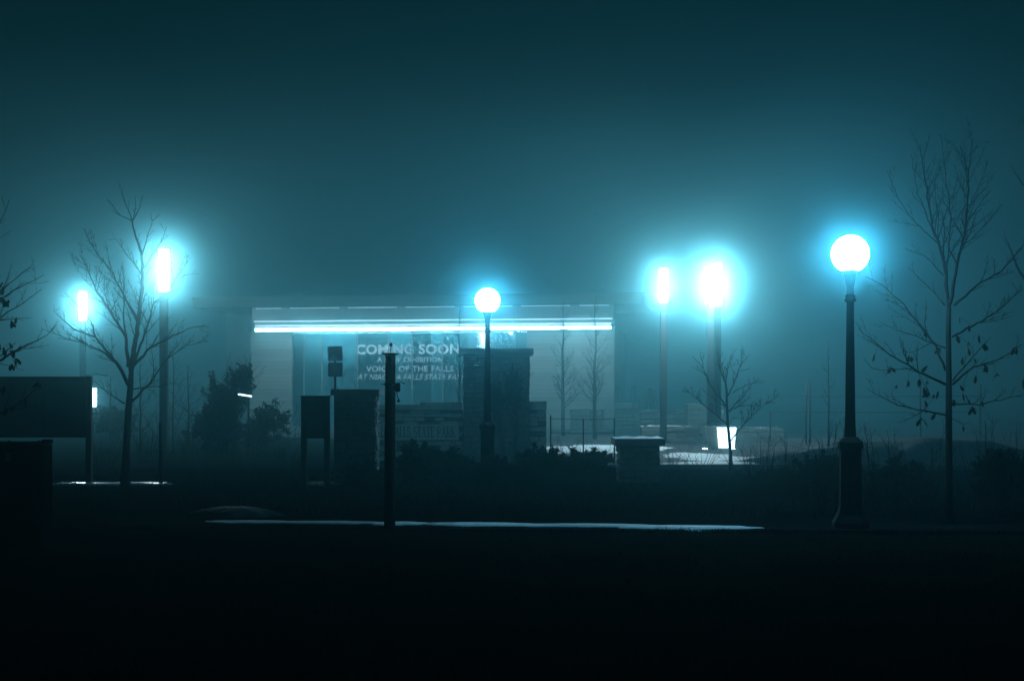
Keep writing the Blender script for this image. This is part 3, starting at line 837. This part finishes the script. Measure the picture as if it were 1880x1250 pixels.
def grow(mb, pts, r0, r1, level, rr, step=0.10, dens=1.0, up=0.25, start=0.25, samples=None, ratio=0.42, minlen=0.08, ang=(0.45, 0.95)):
    L = sum((pts[i + 1] - pts[i]).length for i in range(len(pts) - 1))
    pts = resample(pts, max(step, L / 24))
    n = len(pts)
    jit = 0.012 * min(1.0, L)
    for i in range(1, n - 1):
        pts[i] = pts[i] + Vector((rr.uniform(-1, 1), rr.uniform(-1, 1), rr.uniform(-1, 1))) * jit
    rad = [r0 + (r1 - r0) * (i / max(1, n - 1)) ** 0.85 for i in range(n)]
    mb.tube(pts, rad, 6 if r0 > 0.025 else (4 if r0 > 0.007 else 3))
    if samples is not None: samples += pts[n // 4:]
    if level <= 0 or L < minlen * 2: return
    cnt = max(1, int(L * dens * (1.0 if level > 1 else 1.5)))
    for k in range(cnt):
        t = start + (1 - start) * (k + rr.random()) / cnt
        i = min(n - 2, int(t * (n - 1)))
        tan = (pts[i + 1] - pts[i])
        if tan.length < 1e-6: continue
        d = rnd_dir(tan, rr.uniform(*ang), rr)
        d = (d + Vector((0, 0, up))).normalized()
        l = max(minlen, L * ratio * rr.uniform(0.55, 1.1) * (1.1 - 0.6 * t))
        q = [pts[i]]; dd = d
        ns = 3
        for j in range(ns):
            dd = (dd + Vector((rr.uniform(-.18, .18), rr.uniform(-.18, .18), rr.uniform(-.05, .22)))).normalized()
            q.append(q[-1] + dd * l / ns)
        rb = max(RMIN, min(rad[i] * 0.55, 0.012 * l + 0.003))
        grow(mb, q, rb, max(RMIN * 0.8, rb * 0.35), level - 1, rr, step, dens * 1.5, up * 0.6, 0.25, samples, ratio, minlen, ang)

# an oak leaf, lobed and curled; three variants share their mesh data
def leaf_mesh(seed):
    rr = random.Random(seed); out = []
    prof = [0.02, 0.10, 0.16, 0.09, 0.22, 0.26, 0.12, 0.24, 0.20, 0.08, 0.02]
    vs = []; fs = []
    for i, w in enumerate(prof):
        z = -i / (len(prof) - 1); cur = 0.35 * math.sin(i * 0.35 + seed)
        w *= rr.uniform(0.85, 1.15)
        vs += [(-w, 0.10 * cur - 0.5 * w * w, z + 0.10 * w), (0, 0.12 * cur, z), (w, 0.10 * cur + 0.6 * w * w, z + 0.08 * w)]
    for i in range(len(prof) - 1):
        a = i * 3
        fs += [(a, a + 3, a + 4, a + 1), (a + 1, a + 4, a + 5, a + 2)]
    top = len(vs); th = 0.006
    vs2 = vs + [(x, y + th, z) for x, y, z in vs]
    fs2 = fs + [tuple(top + k for k in reversed(f)) for f in fs]
    mb = MB(); mb.add(vs2, fs2, True)
    me = bpy.data.meshes.new('leaf'); me.from_pydata(mb.v, [], mb.f); me.materials.append(M['dead_leaf']); me.update()
    return me
LEAVES = [leaf_mesh(i) for i in range(4)]

def pixel_tree(name, label, D, trunk, limbs, r0, seed, spread=0.75, dens=1.6, leaves=None, leaf_size=0.12, level=2, base_px=None, group=None, ratio=0.42, thick=1.3):
    global RMIN
    RMIN = D * 0.00011
    rr = random.Random(seed)
    bp = base_px or trunk[0]
    base = Vector((X(bp[0], D), D, 0))
    t = thing(name, label, 'tree', base, 0, group)
    def to3(pl, depth0, slope):
        out = []; acc = 0.0
        for i, (px, py) in enumerate(pl):
            if i: acc += math.hypot(px - pl[i - 1][0], py - pl[i - 1][1]) / F * D
            d = D + depth0 + slope * acc
            out.append(P(px, py, d) - base)
        return out
    samples = []
    tr = MB(); tp = to3(trunk, 0, 0.0); tp[0].z = -0.06
    n = len(tp)
    rads = [r0 * (1.25 if i == 0 else 1.0) * (1 - 0.45 * i / (n - 1)) for i in range(n)]
    tr.tube(tp, rads, 10); tr.build('trunk', M['bark'], t)
    cr = MB(); depth_at = [(p, 0.0) for p in trunk]
    for pl, ra, rb in limbs:
        ra *= thick
        # start depth: nearest already placed limb point, so forks join
        s = min(depth_at, key=lambda q: (q[0][0] - pl[0][0]) ** 2 + (q[0][1] - pl[0][1]) ** 2)
        sl = rr.uniform(-spread, spread)
        p3 = to3(pl, s[1], sl)
        acc = 0.0
        for i, (px, py) in enumerate(pl):
            if i: acc += math.hypot(px - pl[i - 1][0], py - pl[i - 1][1]) / F * D
            depth_at.append(((px, py), s[1] + sl * acc))
        grow(cr, p3, ra, rb, level, rr, dens=dens, samples=samples, ratio=ratio)
    cr.build('crown', M['twig'], t)
    if leaves:
        pet = MB()
        for (px, py) in leaves:
            best = None
            for s in samples:
                w = s + base
                qx, qy = 940 + w.x / w.y * F, HZ - (w.z - CAMH) / w.y * F
                dd = (qx - px) ** 2 + (qy - (py - 5)) ** 2
                if best is None or dd < best[0]: best = (dd, s)
            s = best[1]; w = s + base
            tgt = P(px, py - 5, w.y) - base
            if (tgt - s).length > 0.004: pet.tube([s, s.lerp(tgt, 0.5) + Vector((0, 0, 0.01)), tgt], 0.0022, 3)
            for k in range(rr.choice((1, 2, 3, 4))):
                sz = leaf_size * rr.uniform(0.5, 1.2)
                link('leaf', rr.choice(LEAVES), t, tgt + Vector((rr.uniform(-.025, .025), rr.uniform(-.03, .03), rr.uniform(-.02, .02))),
                     (rr.uniform(-.5, .5), rr.uniform(-.7, .7), rr.uniform(0, 6.28)), (sz, sz, sz))
        if pet.v: pet.build('leaf_stalks', M['twig'], t)
    return t

def Z1(pl): return [(x / 3.125, 300 + y / 3.125) for x, y in pl]
def Z2(pl): return [(x / 3.125, 600 + y / 3.125) for x, y in pl]
limbs = [
    (Z1([(752, 1185), (790, 950), (815, 700), (815, 520)]), 0.050, 0.026),
    (Z1([(815, 520), (770, 400), (760, 330)]), 0.026, 0.014),
    (Z1([(760, 330), (690, 300), (610, 200)]), 0.012, 0.004),
    (Z1([(760, 330), (710, 200), (675, 100)]), 0.012, 0.003),
    (Z1([(762, 330), (780, 240), (775, 190)]), 0.010, 0.003),
    (Z1([(762, 330), (800, 260), (815, 180)]), 0.009, 0.003),
    (Z1([(815, 520), (845, 430), (875, 330), (865, 285)]), 0.014, 0.004),
    (Z1([(875, 330), (920, 290)]), 0.007, 0.003),
    (Z1([(818, 610), (870, 530), (940, 430), (955, 360)]), 0.013, 0.004),
    (Z1([(735, 1165), (725, 1000), (650, 880), (560, 740), (480, 560), (455, 520)]), 0.036, 0.005),
    (Z1([(790, 900), (700, 740), (640, 620), (560, 530), (500, 420)]), 0.022, 0.004),
    (Z1([(812, 640), (720, 510), (660, 430), (620, 440)]), 0.012, 0.004),
    (Z1([(728, 1010), (710, 900), (707, 650), (705, 590)]), 0.018, 0.004),
    (Z2([(735, 330), (690, 230), (550, 60), (420, 10)]), 0.038, 0.012),
    (Z1([(420, 950), (310, 850), (345, 830)]), 0.012, 0.003),
    (Z2([(690, 230), (600, 150), (480, 90), (380, 70), (320, 40), (240, 10)]), 0.022, 0.004),
    (Z1([(550, 1000), (520, 900), (400, 770), (345, 760)]), 0.014, 0.003),
    (Z1([(600, 810), (690, 900), (560, 690), (430, 610)]), 0.010, 0.003),
    (Z1([(760, 1170), (840, 950), (880, 800), (960, 730), (1050, 600), (1080, 560)]), 0.028, 0.004),
    (Z1([(960, 730), (1060, 640), (1140, 635)]), 0.009, 0.003),
    (Z1([(880, 800), (960, 790), (1000, 700)]), 0.008, 0.003),
    (Z1([(765, 1160), (860, 1060), (990, 990), (1100, 940), (1190, 930)]), 0.026, 0.004),
    (Z1([(860, 1060), (960, 900), (995, 860)]), 0.012, 0.003),
    (Z2([(745, 440), (860, 320), (960, 180), (1070, 110), (1190, 75)]), 0.024, 0.004),
    (Z2([(960, 180), (1040, 80), (1050, 40)]), 0.010, 0.003),
    (Z2([(752, 360), (900, 340), (1000, 320), (1060, 340)]), 0.016, 0.003),
    (Z2([(715, 440), (620, 380), (530, 300)]), 0.016, 0.003),
    (Z2([(620, 280), (560, 270), (470, 280)]), 0.008, 0.003),
]
pixel_tree('bare_tree', 'large leafless tree in front of the left light columns', 28.0, [(230, 893), (232, 820), (236, 750), (240, 700), (241, 680)], limbs, 0.082, 21, dens=6.5, thick=1.2, ratio=0.36)

def Z7(pl): return [(1480 + x / 3.125, 250 + y / 3.125) for x, y in pl]
def Z8(pl): return [(1480 + x / 3.125, 600 + y / 3.125) for x, y in pl]
limbs = [
    (Z7([(820, 1000), (800, 800), (770, 650), (720, 510), (680, 230), (655, 50)]), 0.032, 0.004),
    (Z7([(825, 960), (880, 690), (910, 550), (930, 320), (930, 200), (960, 20)]), 0.030, 0.004),
    (Z7([(930, 200), (880, 50)]), 0.009, 0.003),
    (Z7([(808, 790), (830, 480), (800, 200), (780, 20)]), 0.016, 0.003),
    (Z7([(740, 580), (640, 330), (600, 100)]), 0.013, 0.003),
    (Z7([(750, 610), (620, 490), (540, 380), (465, 200)]), 0.014, 0.003),
    (Z7([(850, 970), (1000, 840), (1120, 770), (1240, 640)]), 0.020, 0.006),
    (Z7([(895, 650), (1020, 560)]), 0.010, 0.003),
    (Z7([(915, 550), (1080, 430)]), 0.011, 0.003),
    (Z7([(920, 490), (990, 400), (1060, 300)]), 0.010, 0.003),
    (Z7([(795, 970), (690, 850), (580, 750)]), 0.014, 0.003),
    (Z7([(790, 800), (700, 700), (560, 640)]), 0.010, 0.003),
    (Z8([(800, 250), (745, 110), (660, 0), (560, -130), (430, -240), (340, -290)]), 0.022, 0.004),
    (Z8([(800, 330), (720, 290), (610, 240), (430, 120), (300, 10)]), 0.024, 0.004),
    (Z8([(800, 505), (680, 480), (530, 450), (430, 400), (350, 350)]), 0.020, 0.003),
    (Z8([(840, 440), (1000, 445), (1120, 420), (1240, 390)]), 0.018, 0.004),
    (Z8([(840, 330), (960, 230), (1100, 190), (1240, 100)]), 0.020, 0.005),
    (Z7([(840, 1150), (1010, 1060), (1130, 980), (1240, 880)]), 0.018, 0.004),
    (Z8([(840, 310), (930, 200), (1060, 60)]), 0.016, 0.003),
    (Z8([(800, 120), (640, 60), (520, 20), (420, -30)]), 0.014, 0.003),
    (Z8([(720, 90), (600, 150), (560, 135)]), 0.008, 0.003),
    (Z8([(610, 240), (480, 250), (380, 240), (330, 180)]), 0.010, 0.003),
    (Z8([(830, 520), (900, 560), (950, 545)]), 0.007, 0.003),
]
leaf_px = Z8([(400, 165), (490, 245), (375, 320), (560, 135), (600, 185), (690, 240), (650, 320), (705, 320), (690, 370), (735, 400), (765, 390), (685, 445),
              (680, 490), (665, 540), (750, 510), (895, 350), (900, 400), (935, 430), (945, 480), (905, 585), (1010, 435), (975, 295), (1085, 280), (1030, 240),
              (985, 60), (870, 70), (1200, 140), (890, 190), (765, 140), (590, 320), (510, 355), (1020, 115), (960, 200), (930, 140), (700, 40), (850, 440), (700, 390),
              (940, 100), (910, 340), (960, 470), (680, 360)]) + Z7([(775, 690), (890, 1055), (940, 1095)])
pixel_tree('oak_tree', 'bare tree still holding dead leaves, right of the large lamp', 20.3, [(1743, 962), (1742, 880), (1742, 760), (1742, 690), (1741, 600), (1742, 562)], limbs, 0.056, 22, dens=6.5, thick=0.95, ratio=0.36, leaves=leaf_px, leaf_size=0.115)

def Z6(pl): return [(1220 + x / 4.808, 640 + y / 4.808) for x, y in pl]
limbs = [
    (Z6([(550, 420), (540, 300), (480, 150), (470, 0)]), 0.020, 0.004),
    (Z6([(560, 670), (400, 540), (210, 380), (185, 370)]), 0.018, 0.004),
    (Z6([(550, 520), (400, 310), (350, 200), (325, 70)]), 0.018, 0.004),
    (Z6([(340, 170), (290, 110), (235, 60)]), 0.008, 0.004), (Z6([(355, 220), (300, 190), (238, 158)]), 0.008, 0.004),
    (Z6([(556, 420), (640, 240), (680, 120), (668, 5)]), 0.016, 0.004),
    (Z6([(680, 130), (720, 90), (755, 48)]), 0.007, 0.004), (Z6([(665, 200), (730, 182), (765, 178)]), 0.006, 0.003),
    (Z6([(541, 290), (575, 100), (620, 20), (660, -10)]), 0.010, 0.004),
    (Z6([(562, 550), (700, 420), (770, 310), (850, 280)]), 0.013, 0.003), (Z6([(600, 390), (700, 330), (820, 290)]), 0.010, 0.003),
    (Z6([(590, 810), (640, 740), (740, 620), (850, 520), (990, 420)]), 0.016, 0.004),
    (Z6([(568, 560), (640, 510), (760, 495), (840, 505)]), 0.009, 0.003), (Z6([(620, 530), (740, 440), (760, 395)]), 0.008, 0.003),
    (Z6([(545, 670), (440, 630), (360, 660), (280, 665)]), 0.010, 0.003), (Z6([(580, 660), (600, 610), (700, 620)]), 0.007, 0.003),
    (Z6([(548, 520), (430, 440), (320, 350)]), 0.010, 0.003), (Z6([(540, 530), (440, 510), (380, 480)]), 0.007, 0.003),
    (Z6([(535, 280), (500, 130), (460, 30)]), 0.009, 0.003), (Z6([(545, 300), (535, 180), (530, 150)]), 0.006, 0.003),
]
pixel_tree('young_tree', 'small leafless young tree in front of the glowing pylon', 34.0, [(1342, 862), (1341, 827), (1337, 786), (1335, 756), (1334, 724)], limbs, 0.048, 23, dens=9.0, level=2, ratio=0.30, thick=1.5)

def Z9(pl): return [(x / 3.473, 340 + y / 3.473) for x, y in pl]
limbs = [
    (Z9([(-330, 1300), (-150, 1180), (0, 1110), (180, 1020), (300, 960), (362, 890)]), 0.026, 0.003),
    (Z9([(-330, 1100), (-150, 920), (0, 840), (150, 750), (262, 668)]), 0.022, 0.003),
    (Z9([(-330, 960), (-150, 800), (0, 720), (170, 630), (282, 570)]), 0.020, 0.003),
    (Z9([(-330, 900), (-100, 760), (60, 630), (180, 530)]), 0.016, 0.003),
    (Z9([(-330, 620), (-120, 420), (0, 230), (60, 90)]), 0.018, 0.003),
    (Z9([(-330, 1480), (-100, 1500), (120, 1400), (280, 1250)]), 0.018, 0.003),
    (Z9([(0, 860), (110, 850), (200, 845)]), 0.007, 0.002),
    (Z9([(0, 700), (40, 620), (75, 500)]), 0.007, 0.002),
    (Z9([(-60, 1130), (60, 1150), (150, 1180)]), 0.007, 0.002),
]
leaf_px = Z9([(5, 600), (40, 630), (10, 665), (30, 750), (60, 760), (15, 740), (70, 885), (95, 868), (20, 1045), (70, 1025), (70, 1075), (135, 1042), (95, 1120), (85, 1165), (5, 1040),
              (150, 1380), (240, 1270), (60, 1430), (20, 1300)])
pixel_tree('oak_tree', 'leaf bearing branches of a tree standing outside the left edge', 17.0, [(-100, 1010), (-98, 800), (-96, 600), (-95, 450)], limbs, 0.10, 24, dens=5.0, ratio=0.34, leaves=leaf_px, leaf_size=0.10, spread=0.4, thick=1.0)

# generic upright tree
def upright_tree(name, label, px, D, py_top, r0, seed, n_limb=42, spread=0.19, lowest=0.20, group=None, dens=4.0):
    rr = random.Random(seed)
    global RMIN
    RMIN = D * 0.00011
    h = Z(py_top, D)
    t = thing(name, label, 'tree', (X(px, D), D, 0), 0, group)
    tp = [Vector((0, 0, -0.05))]
    for i in range(1, 9):
        tp.append(Vector((rr.uniform(-1, 1) * 0.012 * h * i / 8, rr.uniform(-1, 1) * 0.012 * h * i / 8, h * i / 8)))
    tr = MB(); tr.tube(tp, [r0 * (1 - 0.9 * i / 8) + 0.004 for i in range(9)], 8); tr.build('trunk', M['bark'], t)
    cr = MB()
    for k in range(n_limb):
        q = lowest + (0.96 - lowest) * (k + rr.random()) / n_limb
        i = min(7, int(q * 8)); f = q * 8 - i
        p = tp[i].lerp(tp[i + 1], f)
        a = rr.uniform(0, 6.28); l = h * spread * (1.25 - q) * rr.uniform(0.8, 1.3)
        d = Vector((math.cos(a), math.sin(a), rr.uniform(0.7, 1.3))).normalized()
        pts = [p, p + d * l * 0.5, p + d * l * 0.5 + (d + Vector((0, 0, 0.5))).normalized() * l * 0.6]
        rb = max(0.011, r0 * 0.35 * (1.1 - q))
        grow(cr, pts, rb, 0.004, 2, rr, dens=dens, start=0.2, minlen=0.15)
    cr.build('crown', M['twig'], t)
    return t
upright_tree('slender_tree', 'left of two slender bare trees before the right board wall', 1034, 60, 552, 0.085, 31, group='slender trees by the building')
upright_tree('slender_tree', 'right of two slender bare trees before the right board wall', 1092, 56, 545, 0.085, 32, group='slender trees by the building')
upright_tree('slender_tree', 'slender bare tree behind the tallest stone pillar at the lettered window', 843, 50, 560, 0.06, 33, group='slender trees by the building')
upright_tree('leaning_sapling', 'faint thin sapling by the far fence left of the large lamp', 1521, 48, 625, 0.035, 34, n_limb=8, spread=0.14)
upright_tree('large_tree', 'tall dark tree at the right edge, mostly out of view', 1902, 40, 120, 0.30, 35, n_limb=12, spread=0.18, lowest=0.30, dens=1.2)
for i, (px, D, yt, lb) in enumerate(((258, 46, 655, 'thin bare tree just right of the large left tree'), (318, 50, 645, 'thin bare tree beside the left light column pole'),
                                     (346, 47, 668, 'thin bare tree left of the evergreen bush'), (392, 56, 690, 'thin bare tree peeping over the evergreen bush'),
                                     (203, 55, 690, 'thin bare tree behind the lit bollard'))):
    upright_tree('thin_tree', lb, px, D, yt, 0.04, 40 + i, n_limb=14, spread=0.26, lowest=0.12, group='thin trees on the left')

# ------------------------------------------------------------------ shrubs
def twig_shrub(label, px, D, wpx, py_top, seed, stems=14, group=None, name='twiggy_shrub', dens=3.0):
    global RMIN
    RMIN = D * 0.00011
    rr = random.Random(seed); h = max(0.35, Z(py_top, D)); w = 1.7 * wpx / F * D
    t = thing(name, label, 'shrub', (X(px, D), D, 0), 0, group)
    mb = MB()
    for k in range(stems):
        a = rr.uniform(0, 6.28); rr_ = w * 0.5 * math.sqrt(rr.random())
        b = Vector((rr_ * 0.45 * math.cos(a), rr_ * 0.45 * math.sin(a) * 0.7, -0.03))
        e = Vector((rr_ * 1.15 * math.cos(a), rr_ * math.sin(a) * 0.8, h * rr.uniform(0.5, 1.0)))
        m_ = b.lerp(e, 0.5) + Vector((rr.uniform(-.1, .1), rr.uniform(-.1, .1), h * rr.uniform(0.0, 0.14)))
        grow(mb, [b, m_, e], 0.008 + 0.005 * rr.random(), 0.003, 2, rr, dens=dens, up=0.1, start=0.15, minlen=0.10, step=0.12, ratio=0.42, ang=(0.5, 1.15))
    mb.build('stems', M['twig'], t)
    return t
def leafy_shrub(label, lobes, D, seed, n=2600, m='hedge', name='dense_shrub', size=0.05, group=None, base_px=None):
    """lobes: (px, py, rx_px, ry_px) ellipses; leaves through the whole volume, ragged outline"""
    rr = random.Random(seed)
    bx0 = X(base_px if base_px else lobes[0][0], D)
    t = thing(name, label, 'shrub', (bx0, D, 0), 0, group)
    mb = MB(); st = MB()
    area = [a[2] * a[3] for a in lobes]; tot = sum(area)
    for (px, py, rx, ry), ar in zip(lobes, area):
        cx, cz = X(px, D) - bx0, Z(py, D); ax, az = rx / F * D, ry / F * D; ay = ax * 0.8
        cl = []
        for _ in range(70):                  # sprays: a direction, a reach, and leaves strung along it
            d = Vector((rr.gauss(0, 1), rr.gauss(0, 1), rr.gauss(0.25, 1))).normalized()
            cl.append((d * rr.uniform(0.0, 0.5), d * rr.uniform(0.65, 1.22) + Vector((0, 0, rr.uniform(0, 0.18)))))
        for i in range(int(n * ar / tot)):
            c0, c1 = rr.choice(cl); f = rr.random() ** 0.7; g = 0.15 * (1.15 - f)
            q = c0.lerp(c1, f) + Vector((rr.gauss(0, g), rr.gauss(0, g), rr.gauss(0, g)))
            p = Vector((cx + q.x * ax, q.y * ay, cz + q.z * az))
            if p.z < 0.02: continue
            s = size * rr.uniform(0.5, 1.3)
            u = Vector((rr.gauss(0, 1), rr.gauss(0, 1), rr.gauss(0, 1))).normalized(); v = u.orthogonal().normalized()
            mb.add([p - u * s, p + v * s * 0.30, p + u * s, p - v * s * 0.30], [(0, 1, 2, 3)])
        for i in range(7):
            a = rr.uniform(0, 6.28); q = math.sqrt(rr.random())
            e = Vector((cx + ax * q * math.cos(a), ay * q * math.sin(a), cz + az * rr.uniform(0.2, 1.15)))
            b = Vector((cx * 0.5 + ax * 0.2 * math.cos(a), ay * 0.2 * math.sin(a), -0.03))
            grow(st, [b, b.lerp(e, .5), e], 0.014, 0.003, 1, rr, dens=3, start=0.4, minlen=0.1)
    mb.build('foliage', M[m], t); st.build('stems', M['twig'], t)
    return t
leafy_shrub('tall ragged evergreen bush beside the tiny path light', [(402, 765, 42, 72), (440, 715, 26, 40), (395, 800, 52, 40), (452, 690, 16, 18)], 42, 1, n=9000, m='evergreen', name='evergreen_bush', size=0.075)
leafy_shrub('low dark shrub right of the tiny path light', [(495, 775, 42, 34), (470, 800, 30, 30)], 44, 2, n=3500, m='evergreen', size=0.07)
leafy_shrub('round dark shrub against the tallest stone pillar', [(942, 722, 20, 44), (910, 735, 16, 38)], 37.0, 3, n=3000, m='evergreen', size=0.05)
hedge = [((765, 855, 46, 40), 29.5, 'dense dark shrub just right of the slim foreground post'), ((825, 860, 42, 36), 30.2, 'dense dark shrub below the carved park name'),
         ((905, 872, 40, 32), 28.4, 'dense dark shrub at the foot of the smaller globe lamp'), ((985, 862, 52, 40), 28.8, 'dense dark shrub right of the smaller globe lamp'),
         ((1068, 862, 56, 38), 29.6, 'dense dark shrub left of the lowest stone pillar'), ((668, 880, 40, 30), 28.2, 'dense dark shrub at the foot of the mid-height stone pillar'),
         ((1425, 905, 66, 44), 24.5, 'dense dark shrub right of the young tree'), ((205, 772, 40, 24), 52, 'far hedge clump below the lit bollard'),
         ((1510, 900, 62, 62), 22.6, 'dense dark shrub just left of the large lamp pedestal'), ((1640, 905, 62, 58), 22.8, 'dense dark shrub just right of the large lamp pedestal'),
         ((1845, 900, 60, 72), 22.0, 'dense dark shrub in the right corner'), ((605, 890, 40, 22), 30.5, 'low dark shrub under the two-legged notice board')]
for i, (lb, D, s) in enumerate(hedge):
    leafy_shrub(s, [lb, (lb[0] + 14, lb[1] + 10, lb[2] * .8, lb[3] * .9)], D, 10 + i, n=8000, size=0.065 if D < 40 else 0.09, group='dense dark shrubs')
tw = [(1375, 22.8, 90, 800, 'twiggy shrub just right of the young tree'), (1430, 22.0, 110, 785, 'twiggy shrub left of the spiky one by the large lamp'),
      (1500, 21.4, 110, 765, 'spiky tallest twiggy shrub left of the large lamp'), (1545, 22.6, 70, 800, 'low twiggy shrub behind the large lamp pedestal'),
      (1640, 21.6, 120, 772, 'twiggy shrub between the large lamp and the leafy tree'), (1695, 22.5, 80, 800, 'small twiggy shrub just left of the leafy tree trunk'),
      (1800, 22.4, 80, 810, 'low twiggy shrub right of the leafy tree trunk'), (1850, 21.2, 110, 765, 'tall twiggy shrub in the right corner')]
for i, (px, D, w, yt, s) in enumerate(tw):
    twig_shrub(s, px, D, w, yt, 60 + i, stems=20, group='twiggy shrubs by the large lamp')
tw = [(1030, 35.4, 60, 792, 'thin brush at the foot of the wire fence post'), (1085, 35.6, 60, 798, 'thin brush left of the lowest stone pillar'),
      (1120, 35.2, 40, 796, 'thin brush touching the lowest stone pillar on its left'), (1238, 35.6, 60, 812, 'thin brush right of the lowest stone pillar'),
      (1285, 35.8, 60, 815, 'thin brush left of the young tree trunk'), (1395, 35.5, 60, 800, 'thin brush right of the young tree trunk'),
      (850, 35.0, 50, 800, 'thin brush at the end of the carved sign wall'), (330, 40, 80, 740, 'bare brush left of the evergreen bush'),
      (270, 38, 70, 760, 'bare brush behind the wooden stake'), (505, 43, 60, 742, 'bare brush left of the two-legged notice board'),
      (655, 44, 60, 690, 'tall bare brush showing behind the stacked sign plates'), (190, 36, 60, 790, 'low bare brush between the notice board and the left tree'),
      (365, 37, 70, 790, 'low bare brush in front of the evergreen bush'), (445, 38, 70, 780, 'low bare brush below the tiny path light'),
      (525, 36, 50, 800, 'low bare brush touching the two-legged notice board'), (300, 52, 90, 720, 'pale bare brush at the left light column pole')]
for i, (px, D, w, yt, s) in enumerate(tw):
    twig_shrub(s, px, D, w, yt, 80 + i, stems=12, group='thin brush on the plaza edge')

# grass: blades over the near lawn and a ragged fringe along the footpath
mb = MB(); rr = random.Random(3)
def blade(x, y, h, w):
    a = rr.uniform(0, 6.28); lx, ly = rr.gauss(0, .35) * h, rr.gauss(0, .35) * h
    dx, dy = math.cos(a) * w, math.sin(a) * w
    mb.add([(x - dx, y - dy, -0.03), (x + dx, y + dy, -0.03), (x + lx * .4 + dx * .6, y + ly * .4 + dy * .6, h * .6), (x + lx, y + ly, h)], [(0, 1, 2), (0, 2, 3)])
for i in range(24000):
    y = 8.5 + 10.2 * rr.random() ** 0.8; x = rr.uniform(-0.42, 0.42) * y
    if hnoise(x * 1.7, y * 1.9) + 0.5 * hnoise(x * 5.1, y * 4.3) < rr.uniform(-0.5, 0.5): continue
    blade(x, y, rr.uniform(0.015, 0.055) * (1 if y < 16.5 else 0.6), 0.004)
def walk_front(x):
    for (xa, y0, _), (xb, y1, _) in zip(walk, walk[1:]):
        if xa <= x <= xb: return y0 + (y1 - y0) * (x - xa) / (xb - xa)
    return 19
for i in range(260):
    x = rr.uniform(-9, 8); yf = walk_front(x) - abs(rr.gauss(0, 0.12)) - 0.10
    for k in range(rr.randint(15, 50)):
        blade(x + rr.gauss(0, .07), yf + rr.gauss(0, .05), rr.uniform(0.01, 0.04) * (1.0 if rr.random() < 0.9 else 1.8), 0.004)
for i in range(14000):
    y = rr.uniform(21.5, 34.3); x = rr.uniform(-0.40, 0.40) * y
    blade(x, y, rr.uniform(0.03, 0.11), 0.006)
tag(mb.build('grass', M['grass']), 'dark wet grass covering the lawn', 'grass', kind='stuff')

# ------------------------------------------------------------------ fog
m = bpy.data.materials.new('fog'); m.use_nodes = True
nt = m.node_tree; nt.nodes.remove(nt.nodes['Principled BSDF'])
pv = nt.nodes.new('ShaderNodeVolumePrincipled')
pv.inputs['Color'].default_value = (*FOG_COL, 1)
pv.inputs['Density'].default_value = FOG_DENS
pv.inputs['Anisotropy'].default_value = FOG_G
last = pv
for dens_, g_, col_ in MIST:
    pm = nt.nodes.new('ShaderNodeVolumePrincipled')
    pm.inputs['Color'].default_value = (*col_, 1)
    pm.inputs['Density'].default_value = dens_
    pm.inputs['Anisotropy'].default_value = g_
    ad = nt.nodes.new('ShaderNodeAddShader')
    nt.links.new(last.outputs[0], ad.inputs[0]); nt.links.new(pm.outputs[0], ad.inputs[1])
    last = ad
nt.links.new(last.outputs[0], nt.nodes['Material Output'].inputs['Volume'])
mb = MB(); mb.box((0, 102, 6.2), (236, 246, 14.6))
hz = tag(mb.build('haze', m), 'cold teal night fog filling the whole park', 'fog', kind='stuff')
